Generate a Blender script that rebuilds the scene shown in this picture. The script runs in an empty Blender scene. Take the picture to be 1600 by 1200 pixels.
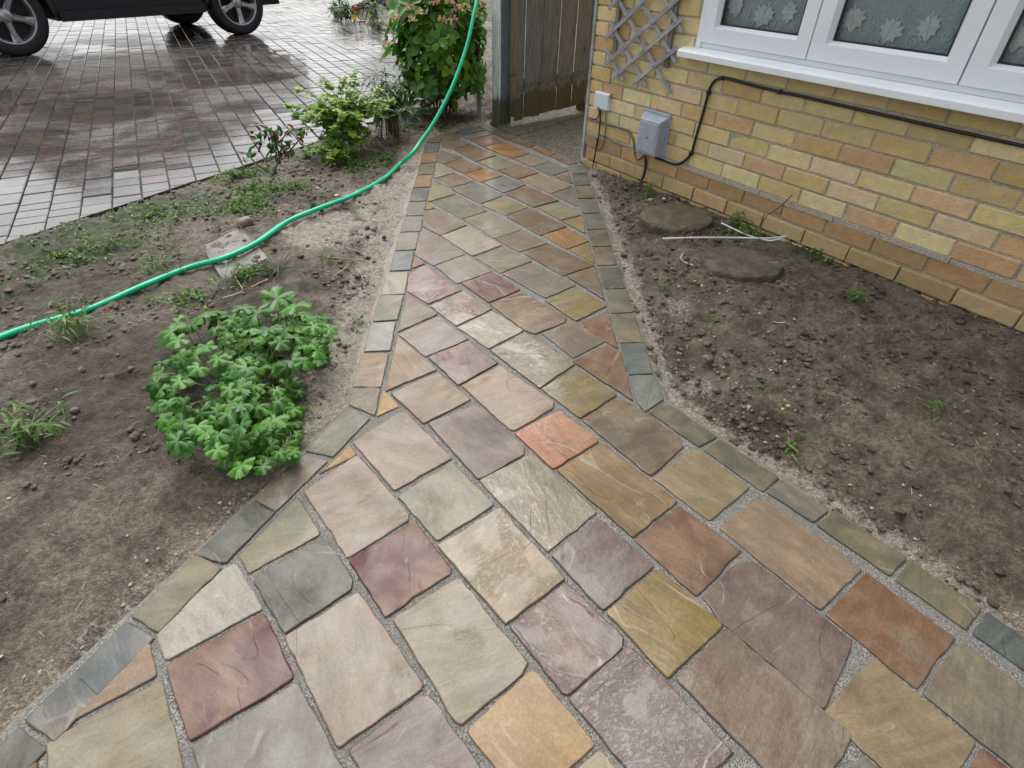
import bpy, bmesh, math, random
import numpy as np
from mathutils import Vector, Matrix
random.seed(7); RNG = np.random.default_rng(7)
sc = bpy.context.scene
COL = sc.collection
R = math.radians

# ------------------------------------------------------------------ camera
FPX, PITCH, ROLL, CAMH = 880.0, 0.6688, 0.0254, 1.15
cam_d = bpy.data.cameras.new('camera'); cam = bpy.data.objects.new('camera', cam_d); COL.objects.link(cam)
_fw = Vector((0, math.cos(PITCH), -math.sin(PITCH))); _up = Vector((0, math.sin(PITCH), math.cos(PITCH))); _rt = Vector((1, 0, 0))
_c, _s = math.cos(ROLL), math.sin(ROLL)
_r2 = _rt * _c + _up * _s; _u2 = _up * _c - _rt * _s
cam.matrix_world = Matrix(((_r2.x, _u2.x, -_fw.x, 0), (_r2.y, _u2.y, -_fw.y, 0), (_r2.z, _u2.z, -_fw.z, CAMH), (0, 0, 0, 1)))
cam_d.sensor_fit = 'HORIZONTAL'; cam_d.sensor_width = 36; cam_d.lens = 36 * FPX / 1600
cam_d.clip_start = 0.02; cam_d.clip_end = 500
sc.camera = cam

# ------------------------------------------------------------------ sky, sun, exposure (overcast)
SUN_DIR = Vector((-0.17, 0.47, 0.86)).normalized()
wd = bpy.data.worlds.new('World'); sc.world = wd; wd.use_nodes = True
wn = wd.node_tree.nodes; wl = wd.node_tree.links
bg = wn['Background']
sky = wn.new('ShaderNodeTexSky'); sky.sky_type = 'NISHITA'; sky.sun_disc = False
sky.sun_elevation = math.asin(SUN_DIR.z); sky.sun_rotation = math.atan2(SUN_DIR.x, SUN_DIR.y)
sky.dust_density = 4.0; sky.air_density = 1.0; sky.ozone_density = 1.0
hs = wn.new('ShaderNodeHueSaturation'); hs.inputs['Saturation'].default_value = 0.30
wl.new(sky.outputs[0], hs.inputs['Color']); wl.new(hs.outputs[0], bg.inputs['Color'])
bg.inputs['Strength'].default_value = 0.15
sd = bpy.data.lights.new('sun', 'SUN'); sd.energy = 1.5; sd.angle = R(60); sd.color = (1, .98, .93)
so = bpy.data.objects.new('sun', sd); COL.objects.link(so)
so.rotation_euler = (-SUN_DIR).to_track_quat('-Z', 'Y').to_euler()
sc.view_settings.view_transform = 'Standard'; sc.view_settings.look = 'None'
sc.view_settings.gamma = 1.0; sc.view_settings.exposure = 0.74; sc.view_settings.use_curve_mapping = False

# ------------------------------------------------------------------ helpers
def ray(x, y):
    u, v = x - 800, y - 600
    uu = _c * u + _s * v; vv = -_s * u + _c * v
    return _rt * (uu / FPX) + _fw - _up * (vv / FPX)
def at(x, y, z=0.0):
    r = ray(x, y); k = (z - CAMH) / r.z
    return Vector((r.x * k, r.y * k, z))
def at_d(x, y, depth):
    r = ray(x, y); return Vector((0, 0, CAMH)) + r * depth
def lin(c):
    return tuple(((v / 255) / 12.92 if v / 255 <= .04045 else ((v / 255 + .055) / 1.055) ** 2.4) for v in c)
def tag(o, label=None, cat=None, group=None, kind=None):
    if label: o['label'] = label
    if cat: o['category'] = cat
    if group: o['group'] = group
    if kind: o['kind'] = kind
    return o
def link(name, data, parent=None, loc=None, rot=None):
    o = bpy.data.objects.new(name, data); COL.objects.link(o)
    if loc is not None: o.location = loc
    if rot is not None: o.rotation_euler = rot
    if parent is not None: o.parent = parent
    return o
def empty(name, loc=(0, 0, 0), rz=0.0, parent=None):
    o = link(name, None, parent, loc, (0, 0, rz)); o.empty_display_size = .05
    return o
def mk(name, verts, faces, mat, smooth=False):
    me = bpy.data.meshes.new(name); me.from_pydata([tuple(v) for v in verts], [], faces)
    if mat: me.materials.append(mat)
    if smooth:
        for p in me.polygons: p.use_smooth = True
    me.update(); return me
class MB:
    """collects shapes into one mesh"""
    def __init__(s): s.v = []; s.f = []; s.m = []
    def add(s, v, f, mi=0):
        n = len(s.v); s.v += [tuple(q) for q in v]; s.f += [tuple(i + n for i in g) for g in f]; s.m += [mi] * len(f); return s
    def box(s, a, b, mi=0):
        (x0, y0, z0), (x1, y1, z1) = a, b
        return s.add([(x0, y0, z0), (x1, y0, z0), (x1, y1, z0), (x0, y1, z0), (x0, y0, z1), (x1, y0, z1), (x1, y1, z1), (x0, y1, z1)],
                     [(0, 3, 2, 1), (4, 5, 6, 7), (0, 1, 5, 4), (1, 2, 6, 5), (2, 3, 7, 6), (3, 0, 4, 7)], mi)
    def tube(s, pts, rad, n=8, cap=True, mi=0):
        pts = [Vector(p) for p in pts]
        if not hasattr(rad, '__len__'): rad = [rad] * len(pts)
        V = []; F = []; prev = None
        for i, p in enumerate(pts):
            t = (pts[min(i + 1, len(pts) - 1)] - pts[max(i - 1, 0)])
            t = t.normalized() if t.length > 1e-9 else Vector((0, 0, 1))
            if prev is None:
                a = t.cross(Vector((0, 0, 1)));  a = a if a.length > 1e-3 else t.cross(Vector((1, 0, 0)))
            else: a = prev - t * prev.dot(t)
            a.normalize(); prev = a; b = t.cross(a)
            for k in range(n):
                w = 2 * math.pi * k / n; V.append(p + (a * math.cos(w) + b * math.sin(w)) * rad[i])
        for i in range(len(pts) - 1):
            for k in range(n):
                F.append((i * n + k, i * n + (k + 1) % n, (i + 1) * n + (k + 1) % n, (i + 1) * n + k))
        if cap: F.append(tuple(range(n))[::-1]); F.append(tuple((len(pts) - 1) * n + k for k in range(n)))
        return s.add(V, F, mi)
    def mesh(s, name, mats, smooth=False):
        me = bpy.data.meshes.new(name); me.from_pydata(s.v, [], s.f)
        for m in (mats if isinstance(mats, (list, tuple)) else [mats]): me.materials.append(m)
        if any(s.m): me.polygons.foreach_set('material_index', s.m)
        if smooth: me.polygons.foreach_set('use_smooth', [True] * len(s.f))
        me.update(); return me
    def build(s, name, mats, parent=None, loc=None, rot=None, smooth=False):
        return link(name, s.mesh(name, mats, smooth), parent, loc, rot)
def bevel(me, w, seg=1):
    bm = bmesh.new(); bm.from_mesh(me)
    bmesh.ops.bevel(bm, geom=list(bm.edges), offset=w, segments=seg, affect='EDGES', profile=.6)
    bm.to_mesh(me); bm.free(); me.update(); return me
def smooth_pts(pts, n=8):
    """Catmull-Rom through points"""
    P = [Vector(p) for p in pts]; P = [P[0] * 2 - P[1]] + P + [P[-1] * 2 - P[-2]]; out = []
    for i in range(1, len(P) - 2):
        for k in range(n):
            t = k / n; a, b, c, d = P[i - 1:i + 3]
            out.append(.5 * ((2 * b) + (c - a) * t + (2 * a - 5 * b + 4 * c - d) * t * t + (3 * b - a - 3 * c + d) * t ** 3))
    out.append(P[-2]); return out
# numpy value noise
_LAT = RNG.random((256, 256))
def vnoise(x, y):
    xi = np.floor(x).astype(int); yi = np.floor(y).astype(int); fx = x - xi; fy = y - yi
    fx = fx * fx * (3 - 2 * fx); fy = fy * fy * (3 - 2 * fy); g = lambda a, b: _LAT[a & 255, b & 255]
    return (g(xi, yi) * (1 - fx) + g(xi + 1, yi) * fx) * (1 - fy) + (g(xi, yi + 1) * (1 - fx) + g(xi + 1, yi + 1) * fx) * fy
def fbm(x, y, o=4):
    t = 0; a = .5
    for i in range(o): t = t + a * vnoise(x * 2 ** i + 17.3 * i, y * 2 ** i + 5.1 * i); a *= .5
    return t

# ------------------------------------------------------------------ materials
class NT:
    def __init__(s, name):
        s.m = bpy.data.materials.new(name); s.m.use_nodes = True; s.t = s.m.node_tree; s.n = s.t.nodes; s.l = s.t.links
        s.b = s.n['Principled BSDF']
    def new(s, t, **k):
        o = s.n.new('ShaderNode' + t)
        for a, v in k.items(): setattr(o, a, v)
        return o
    def set(s, sock, v):
        if hasattr(v, 'is_linked'): s.l.new(v, sock)
        else: sock.default_value = (v if not isinstance(v, tuple) or len(v) == 4 or sock.type != 'RGBA' else v + (1,))
    def math(s, op, a, b=0.0, c=None, clamp=False):
        o = s.new('Math', operation=op, use_clamp=clamp); s.set(o.inputs[0], a); s.set(o.inputs[1], b)
        if c is not None: s.set(o.inputs[2], c)
        return o.outputs[0]
    def mix(s, f, a, b, blend='MIX'):
        o = s.new('Mix', data_type='RGBA', blend_type=blend); s.set(o.inputs[0], f); s.set(o.inputs[6], a); s.set(o.inputs[7], b); return o.outputs[2]
    def coord(s, kind='Object', scale=(1, 1, 1), rnd=0.0, rot=(0, 0, 0)):
        tc = s.new('TexCoord').outputs[kind]
        mp = s.new('Mapping'); mp.inputs['Scale'].default_value = scale; mp.inputs['Rotation'].default_value = rot; s.l.new(tc, mp.inputs['Vector'])
        if rnd:
            oi = s.new('ObjectInfo'); q = s.new('Vector_Math' if False else 'VectorMath', operation='ADD')
            cx = s.new('CombineXYZ'); s.l.new(s.math('MULTIPLY', oi.outputs['Random'], rnd), cx.inputs[0]); s.l.new(s.math('MULTIPLY', oi.outputs['Random'], rnd * 1.7), cx.inputs[1]); s.l.new(s.math('MULTIPLY', oi.outputs['Random'], rnd * .6), cx.inputs[2])
            s.l.new(mp.outputs[0], q.inputs[0]); s.l.new(cx.outputs[0], q.inputs[1]); return q.outputs[0]
        return mp.outputs[0]
    def noise(s, vec, scale, detail=4, rough=.55, dist=0.0):
        o = s.new('TexNoise'); s.l.new(vec, o.inputs['Vector']); o.inputs['Scale'].default_value = scale; o.inputs['Detail'].default_value = detail
        o.inputs['Roughness'].default_value = rough; o.inputs['Distortion'].default_value = dist; return o.outputs['Fac']
    def voro(s, vec, scale, feature='F1', out='Distance'):
        o = s.new('TexVoronoi', feature=feature); s.l.new(vec, o.inputs['Vector']); o.inputs['Scale'].default_value = scale; return o.outputs[out]
    def ramp(s, f, a, b, lo=0.0, hi=1.0):
        o = s.new('MapRange', interpolation_type='SMOOTHSTEP'); s.set(o.inputs[0], f); o.inputs[1].default_value = a; o.inputs[2].default_value = b
        s.set(o.inputs[3], lo); s.set(o.inputs[4], hi); return o.outputs[0]
    def bump(s, h, dist, strength=1.0, normal=None):
        o = s.new('Bump'); s.set(o.inputs['Height'], h); o.inputs['Distance'].default_value = dist; s.set(o.inputs['Strength'], strength)
        if normal is not None: s.l.new(normal, o.inputs['Normal'])
        return o.outputs[0]
    def out(s, color=None, rough=None, normal=None, spec=None, **k):
        if color is not None: s.set(s.b.inputs['Base Color'], color)
        if rough is not None: s.set(s.b.inputs['Roughness'], rough)
        if normal is not None: s.l.new(normal, s.b.inputs['Normal'])
        if spec is not None: s.set(s.b.inputs['Specular IOR Level'], spec)
        for a, v in k.items(): s.set(s.b.inputs[a.replace('_', ' ')], v)
        return s.m
    def obj(s): return s.new('ObjectInfo')

def m_slab(name='sandstone', wetk=1.0):
    t = NT(name); oi = t.obj(); co = oi.outputs['Color']; wet = oi.outputs['Alpha']; rn = oi.outputs['Random']
    v = t.coord(rnd=37.0); vs = t.coord(scale=(3.0, 11.0, 3.0), rnd=37.0)
    big = t.noise(v, 7, 4, .6, .6); stripe = t.noise(vs, 2.2, 5, .6, .8); fine = t.noise(v, 160, 3, .7); mid = t.noise(v, 38, 4, .6)
    tint = t.mix(t.ramp(t.math('FRACT', t.math('MULTIPLY', rn, 7.3)), .45, .55), (.36, .26, .165), (.25, .25, .21))
    c = t.mix(t.ramp(big, .36, .66, 0.0, .65), co, t.mix(.55, co, tint))          # buff / iron clouding
    c = t.mix(t.ramp(stripe, .35, .70, 0.0, .65), c, t.mix(1.0, c, (.62, .60, .60), 'MULTIPLY'))  # bedding stripes
    c = t.mix(t.ramp(mid, .45, .75, 0.0, .4), c, t.mix(1.0, c, (1.35, 1.3, 1.22), 'MULTIPLY'))
    c = t.mix(t.ramp(fine, .35, .7, 0.0, .6), t.mix(1.0, c, (.78, .77, .76), 'MULTIPLY'), t.mix(1.0, c, (1.12, 1.12, 1.1), 'MULTIPLY'))
    # riven ledges: terraces of a stretched noise
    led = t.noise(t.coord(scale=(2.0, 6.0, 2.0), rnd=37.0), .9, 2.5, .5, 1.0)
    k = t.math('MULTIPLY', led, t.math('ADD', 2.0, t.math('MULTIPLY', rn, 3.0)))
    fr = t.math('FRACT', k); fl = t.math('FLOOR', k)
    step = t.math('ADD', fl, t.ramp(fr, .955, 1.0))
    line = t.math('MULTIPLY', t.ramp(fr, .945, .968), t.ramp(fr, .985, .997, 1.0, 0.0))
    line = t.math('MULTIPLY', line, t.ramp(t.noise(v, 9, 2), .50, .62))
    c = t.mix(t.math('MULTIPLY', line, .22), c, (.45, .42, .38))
    spk = t.ramp(t.voro(v, 95), .0, .12, 1.0, 0.0)
    spk = t.math('MULTIPLY', spk, t.ramp(t.noise(v, 16, 2), .50, .62))
    c = t.mix(t.math('MULTIPLY', spk, .5), c, (.55, .52, .47))
    # wetness: film + beads
    wm = t.math('ADD', t.math('MULTIPLY_ADD', wet, 1.15, -.14), t.math('MULTIPLY', t.math('SUBTRACT', t.noise(v, 6, 3, .6, .5), .56), 1.1), clamp=True)
    bead = t.ramp(t.noise(t.coord(scale=(1.0, 2.0, 1), rnd=21.0), 75, 3, .6, .9), .45, .57)
    loc = t.ramp(t.math('ADD', t.noise(t.coord(rnd=71.0), 9, 2), t.math('MULTIPLY', t.math('SUBTRACT', wet, .7), .35)), .48, .60)
    bead = t.math('ADD', t.math('MULTIPLY', bead, loc), t.math('SUBTRACT', 1.0, loc))
    film = t.math('MULTIPLY', wm, t.math('ADD', .35, t.math('MULTIPLY', bead, .65)))
    c = t.mix(t.math('MULTIPLY', film, .35), c, t.mix(1.0, c, (.60, .58, .56), 'MULTIPLY'))
    ro = t.math('SUBTRACT', .55, t.math('MULTIPLY', film, .30))
    ro = t.math('ADD', ro, t.math('MULTIPLY', t.math('SUBTRACT', mid, .5), .25), clamp=True)
    h1 = t.bump(step, .003, t.math('ADD', .18, t.math('MULTIPLY', rn, .42)))
    h2 = t.bump(t.math('ADD', t.noise(vs, 4, 6, .62, .4), t.math('MULTIPLY', big, .8)), .005, .52, h1)
    h3 = t.bump(t.noise(v, 120, 4, .7), .0012, t.math('SUBTRACT', .55, t.math('MULTIPLY', film, .3)), h2)
    h4 = t.bump(t.math('ADD', t.math('MULTIPLY', bead, .6), t.math('ADD', t.math('MULTIPLY', stripe, 1.4), t.math('MULTIPLY', mid, .5))), .0016, .5, t.bump(step, .002, .2))
    t.out(c, ro, h3, spec=.20)
    t.set(t.b.inputs['Coat Weight'], t.math('MULTIPLY', film, 1.0 * wetk)); t.b.inputs['Coat Roughness'].default_value = .05; t.b.inputs['Coat IOR'].default_value = 1.48
    t.l.new(h4, t.b.inputs['Coat Normal'])
    return t.m
def m_grit(name, base, lo, hi, rough=.6, sc_=330):
    t = NT(name); v = t.coord()
    g = t.voro(v, sc_, out='Color'); sep = t.new('SeparateColor'); t.l.new(g, sep.inputs[0])
    c = t.mix(t.ramp(sep.outputs[0], .25, .8), lo, hi)
    c = t.mix(t.ramp(t.noise(v, 14, 4), .35, .7, .25, .85), base, c)
    d = t.voro(v, sc_)
    n = t.bump(t.math('ADD', t.math('SUBTRACT', 1.0, d), t.noise(v, 40, 4)), .003, .8)
    return t.out(c, t.ramp(t.noise(v, 20, 3), .3, .7, rough - .25, rough), n)
def m_brick():
    t = NT('brick'); oi = t.obj(); v = t.coord(rnd=19.0); c = oi.outputs['Color']
    c = t.mix(t.ramp(t.noise(v, 9, 4, .6, .4), .42, .70, 0, .5), c, t.mix(1.0, c, (1.04, .84, .70), 'MULTIPLY'))
    c = t.mix(t.ramp(t.noise(v, 26, 4, .6), .40, .68, 0, .6), c, t.mix(1.0, c, (1.25, 1.25, 1.12), 'MULTIPLY'))
    f = t.noise(v, 210, 2, .7)
    c = t.mix(t.ramp(f, .56, .72, 0, .5), c, t.mix(1.0, c, (.55, .50, .42), 'MULTIPLY'))
    pit = t.math('MULTIPLY', t.ramp(t.voro(v, 60), 0, .16, 1, 0), t.ramp(t.noise(v, 18, 2), .50, .58))
    c = t.mix(t.math('MULTIPLY', pit, .7), c, (.10, .065, .04))
    n = t.bump(t.math('SUBTRACT', t.math('ADD', t.noise(v, 90, 5, .7), t.math('MULTIPLY', t.noise(v, 24, 3), 1.2)), pit), .0035, .75)
    return t.out(c, .88, n, spec=.3)
def m_simple(name, col, rough=.6, bump=None, var=.25, scale=30, spec=.5, objcol=False, metal=0.0):
    t = NT(name); v = t.coord(rnd=11.0)
    c0 = t.obj().outputs['Color'] if objcol else col
    nz = t.noise(v, scale, 4, .6)
    lo = t.mix(1.0, c0, (1 - var,) * 3, 'MULTIPLY'); hi = t.mix(1.0, c0, (1 + var,) * 3, 'MULTIPLY')
    c = t.mix(t.ramp(nz, .3, .7), lo, hi)
    n = t.bump(t.noise(v, scale * 4, 4, .6), bump or .0005, .5)
    return t.out(c, rough, n, spec=spec, Metallic=metal)
def m_leaf(name, col, col2, rough=.35, trans=.25, vein=None, spec=.5):
    """col/col2: range picked per leaf; UV-less: object x is across, y along the leaf"""
    t = NT(name); oi = t.obj(); v = t.coord(rnd=5.0)
    geo = t.new('NewGeometry') if False else None
    r = oi.outputs['Random']
    at_ = t.new('Attribute'); at_.attribute_name = 'lv'
    rr = t.math('FRACT', t.math('ADD', r, at_.outputs['Fac']))
    c = t.mix(rr, col, col2)
    c = t.mix(t.ramp(t.noise(v, 60, 3), .35, .7, 0, .5), c, t.mix(1.0, c, (.72, .76, .6), 'MULTIPLY'))
    n = t.bump(t.noise(v, 130, 3), .0009, .5)
    t.out(c, rough, n, spec=spec)
    tr = t.new('BsdfTranslucent'); t.set(tr.inputs['Color'], t.mix(1.0, c, (1.5, 1.6, .6), 'MULTIPLY'))
    ms = t.new('MixShader'); ms.inputs[0].default_value = trans; t.l.new(t.b.outputs[0], ms.inputs[1]); t.l.new(tr.outputs[0], ms.inputs[2])
    t.l.new(ms.outputs[0], t.n['Material Output'].inputs['Surface'])
    return t.m
def m_soil():
    t = NT('soil'); v = t.coord()
    a = t.new('Attribute'); a.attribute_name = 'mix'; sep = t.new('SeparateColor'); t.l.new(a.outputs['Color'], sep.inputs[0])
    sand, moss, dark = sep.outputs[0], sep.outputs[1], sep.outputs[2]
    n1 = t.noise(v, 9, 6, .65); n2 = t.noise(v, 60, 5, .7); n3 = t.noise(v, 240, 3, .7)
    c = t.mix(t.ramp(n1, .32, .68), (.110, .088, .064), (.27, .225, .170))
    n4 = t.noise(v, 120, 4, .7)
    c = t.mix(t.ramp(n2, .44, .66, 0, .85), c, t.mix(1.0, c, (.42, .38, .34), 'MULTIPLY'))
    c = t.mix(t.ramp(n4, .40, .62), t.mix(1.0, c, (.60, .58, .55), 'MULTIPLY'), t.mix(1.0, c, (1.35, 1.32, 1.25), 'MULTIPLY'))
    c = t.mix(t.ramp(n3, .58, .72, 0, .75), c, (.27, .235, .18))
    c = t.mix(t.math('MULTIPLY', dark, .85), c, t.mix(1.0, c, (.36, .33, .29), 'MULTIPLY'))
    sc_ = t.mix(t.ramp(n2, .35, .65), (.27, .235, .18), (.52, .47, .385))
    sc_ = t.mix(t.ramp(n3, .35, .6, .5, 0), sc_, (.10, .085, .065))
    sf = t.ramp(t.math('ADD', sand, t.math('MULTIPLY', t.math('SUBTRACT', n2, .5), .9)), .35, .65)
    c = t.mix(sf, c, sc_)
    mf = t.ramp(t.math('ADD', moss, t.math('MULTIPLY', t.math('SUBTRACT', t.noise(v, 30, 4), .5), 1.2)), .45, .75)
    c = t.mix(mf, c, t.mix(n2, (.028, .04, .012), (.07, .085, .025)))
    n = t.bump(t.math('ADD', t.math('MULTIPLY', n2, 1.0), t.math('MULTIPLY', n3, .45)), .016, 1.0)
    return t.out(c, t.ramp(t.noise(v, 5, 3), .35, .7, .36, .75), n)
def m_wood(name='weathered_wood', green=0.0, tone=(.20, .19, .185), stain=.0):
    t = NT(name); v = t.coord(scale=(1, 1, .06), rnd=23.0); w = t.coord(rnd=23.0)
    g = t.noise(v, 130, 5, .7, .2); g2 = t.noise(v, 30, 4, .6, .5)
    c = t.mix(t.ramp(g, .3, .7), t.mix(1.0, tone, (.55, .54, .55), 'MULTIPLY'), t.mix(1.0, tone, (1.35, 1.35, 1.35), 'MULTIPLY'))
    c = t.mix(t.ramp(g2, .4, .7, 0, .45), c, t.mix(1.0, tone, (.55, .55, .56), 'MULTIPLY'))
    kn = t.voro(t.coord(scale=(1, 1, .45), rnd=23.0), 5.5)
    c = t.mix(t.ramp(kn, .03, .10, .85, 0), c, (.025, .02, .016))
    z = t.new('SeparateXYZ'); t.l.new(t.new('TexCoord').outputs['Object'], z.inputs[0])
    if stain:
        e = t.math('ADD', z.outputs[2], t.math('MULTIPLY', t.math('SUBTRACT', t.noise(t.coord(scale=(1, 1, .35), rnd=60.0), 22, 3), .5), .22))
        m = t.ramp(e, stain - .015, stain + .02, 1, 0)
        c = t.mix(t.math('MULTIPLY', m, .85), c, t.mix(t.noise(w, 40, 3), (.028, .026, .017), (.07, .068, .035)))
        m2 = t.ramp(e, stain * .25, stain * 1.6, .75, 0)
        c = t.mix(t.math('MULTIPLY', m2, green), c, t.mix(t.noise(w, 25, 3), (.055, .065, .02), (.13, .14, .05)))
    n = t.bump(g, .0018, .7)
    return t.out(c, .75, n)
def m_paver(far=False):
    t = NT('wet_block_paving'); oi = t.obj(); v = t.coord('Generated' if False else 'Object')
    geo = t.new('NewGeometry'); pos = geo.outputs['Position']
    a = t.new('Attribute'); a.attribute_name = 'bc'
    c = a.outputs['Color'] if far else oi.outputs['Color']
    n1 = t.noise(pos, 55, 4, .65); n0 = t.noise(pos, 1.1, 3, .6, .6)
    c = t.mix(t.ramp(n1, .35, .7), t.mix(1.0, c, (.62, .6, .58), 'MULTIPLY'), t.mix(1.0, c, (1.3, 1.27, 1.2), 'MULTIPLY'))
    ro = t.math('ADD', t.ramp(n0, .40, .62, .09, .30), t.math('MULTIPLY', t.math('SUBTRACT', n1, .5), .22), clamp=True)
    n = t.bump(t.math('ADD', n1, t.math('MULTIPLY', t.noise(pos, 9, 3), 1.0)), .0010, t.ramp(n0, .38, .62, .12, .5))
    t.b.inputs['Coat Weight'].default_value = .35; t.b.inputs['Coat Roughness'].default_value = .10; t.b.inputs['Coat IOR'].default_value = 1.33
    return t.out(c, ro, n, spec=.6)
def m_glass(name='glass'):
    t = NT(name); t.n.remove(t.b)
    gl = t.new('BsdfGlossy'); gl.inputs['Roughness'].default_value = .01; tr = t.new('BsdfTransparent'); fr = t.new('Fresnel'); fr.inputs['IOR'].default_value = 1.5
    tr.inputs['Color'].default_value = (.90, .95, .93, 1)
    ms = t.new('MixShader'); t.l.new(fr.outputs[0], ms.inputs[0]); t.l.new(tr.outputs[0], ms.inputs[1]); t.l.new(gl.outputs[0], ms.inputs[2])
    t.l.new(ms.outputs[0], t.n['Material Output'].inputs['Surface']); return t.m

M = {}
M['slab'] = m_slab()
M['mortar'] = m_grit('joint_mortar', (.15, .145, .13), (.085, .08, .07), (.34, .33, .30), .5, 420)
M['haunch'] = m_grit('haunching_mortar', (.17, .155, .125), (.10, .09, .07), (.30, .28, .23), .75, 420)
M['haunch_sand'] = m_grit('sandy_mortar', (.27, .245, .195), (.13, .115, .09), (.42, .39, .32), .8, 420)
M['concrete'] = m_grit('old_concrete', (.085, .08, .062), (.035, .033, .025), (.20, .19, .155), .9, 110)
M['concrete'].node_tree.nodes['Principled BSDF'].inputs['Specular IOR Level'].default_value = .15
M['brick'] = m_brick()
M['wallmortar'] = m_grit('wall_mortar', (.46, .405, .31), (.30, .26, .195), (.60, .54, .43), .9, 260)
M['soil'] = m_soil()
M['upvc'] = m_simple('white_upvc', (.84, .87, .90), .28, var=.03, scale=6)
M['gasket'] = m_simple('black_gasket', (.02, .022, .025), .5)
M['glass'] = m_glass()
M['net'] = m_simple('net_curtain', (.58, .65, .65), .9, var=.15, scale=120)
M['lace'] = m_simple('lace_white', (.95, .97, .97), .9, var=.1, scale=150)
M['room'] = m_simple('dark_room', (.03, .03, .03), .9)
M['wood'] = m_wood('gate_wood', .35, (.135, .165, .205), .17)
M['post'] = m_wood('post_wood', .9, (.92, .96, .98), .16)
M['trel'] = m_wood('trellis_wood', 0, (.36, .37, .39))
M['trel2'] = m_wood('trellis_wood_dark', 0, (.20, .195, .18))
M['box'] = m_simple('grey_plastic', (.34, .39, .45), .45, var=.08, scale=25)
M['jbox'] = m_simple('pale_plastic', (.66, .72, .77), .4, var=.06, scale=25)
M['cable'] = m_simple('black_cable', (.014, .014, .016), .4)
M['cable_g'] = m_simple('grey_cable', (.12, .12, .12), .5)
M['rust'] = m_simple('rusty_iron', (.07, .03, .02), .8)
M['hose'] = m_simple('green_hose', (.004, .46, .25), .36, var=.16, scale=9)
M['rubber'] = m_simple('tyre_rubber', (.012, .012, .014), .65)
M['alloy'] = m_simple('alloy', (.42, .43, .45), .3, var=.08, metal=.75)
M['car'] = m_simple('dark_car_paint', (.02, .024, .03), .15, var=.05)
M['carglass'] = m_simple('tinted_glass', (.01, .012, .014), .06)
M['trim'] = m_simple('black_trim', (.012, .012, .012), .6)
M['redlamp'] = m_simple('red_lens', (.3, .01, .01), .15)
M['headl'] = m_simple('clear_lens', (.5, .5, .5), .1)
M['jointsand'] = m_simple('dark_joint_sand', (.05, .045, .036), .6, .002, .3, 60)
M['paver'] = m_paver(); M['paver_far'] = m_paver(True)
M['pebble'] = m_simple('pebble', None, .55, .001, .2, 40, objcol=True)
M['stem'] = m_simple('green_stem', (.10, .14, .035), .5)
M['twig'] = m_simple('brown_twig', (.085, .055, .035), .7)
M['edgewood'] = m_wood('edge_wood', .3, (.22, .17, .10), .17)
M['straw'] = m_simple('dry_straw', (.36, .28, .15), .7)
M['hyd'] = m_leaf('hydrangea_leaf', (.032, .12, .010), (.12, .30, .018), .30, .25)
M['ger'] = m_leaf('geranium_leaf', (.036, .135, .014), (.10, .27, .030), .34, .25)
M['col'] = m_leaf('columbine_leaf', (.10, .22, .03), (.27, .40, .055), .5, .28)
M['dark'] = m_leaf('dark_leaf', (.022, .075, .018), (.06, .16, .03), .32, .18)
M['weed'] = m_leaf('weed_leaf', (.05, .12, .02), (.13, .24, .04), .5, .25)
M['grass'] = m_leaf('grass_blade', (.035, .075, .025), (.08, .13, .05), .45, .2)
M['purple'] = m_leaf('purple_leaf', (.008, .008, .014), (.03, .03, .045), .4, .05)
M['redleaf'] = m_leaf('red_leaf', (.14, .014, .02), (.24, .05, .03), .35, .2)
M['petal'] = m_leaf('dried_bloom', (.34, .20, .135), (.66, .50, .41), .8, .15)
M['yellow'] = m_simple('yellow', (.75, .55, .03), .5)
M['red'] = m_simple('red_petal', (.5, .03, .02), .5)
M['violet'] = m_simple('violet_petal', (.10, .08, .25), .5)
M['whitepl'] = m_simple('white_plastic', (.66, .66, .64), .4, var=.1)
M['moss'] = m_simple('moss', (.05, .06, .012), .9, .004, .5, 60)
M['lawn'] = m_simple('far_ground', (.06, .065, .035), .9, .01, .4, 3)
def m_oldstone():
    t = NT('weathered_cast_stone'); v = t.coord(rnd=9.0)
    c = t.mix(t.ramp(t.noise(v, 12, 5, .65), .3, .7), (.055, .045, .028), (.125, .105, .070))
    c = t.mix(t.ramp(t.noise(v, 90, 3), .6, .75, 0, .6), c, (.25, .23, .18))
    c = t.mix(t.ramp(t.noise(v, 7, 4, .6, .8), .50, .64, 0, .8), c, t.mix(t.noise(v, 60, 3), (.04, .044, .012), (.10, .105, .03)))
    lich = t.ramp(t.noise(v, 16, 3, .6, .6), .70, .74, 0, .8); c = t.mix(lich, c, (.42, .40, .27))
    return t.out(c, .7, t.bump(t.math('ADD', t.noise(v, 60, 5, .7), t.noise(v, 18, 3)), .012, .9))
M['oldstone'] = m_oldstone()
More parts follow.
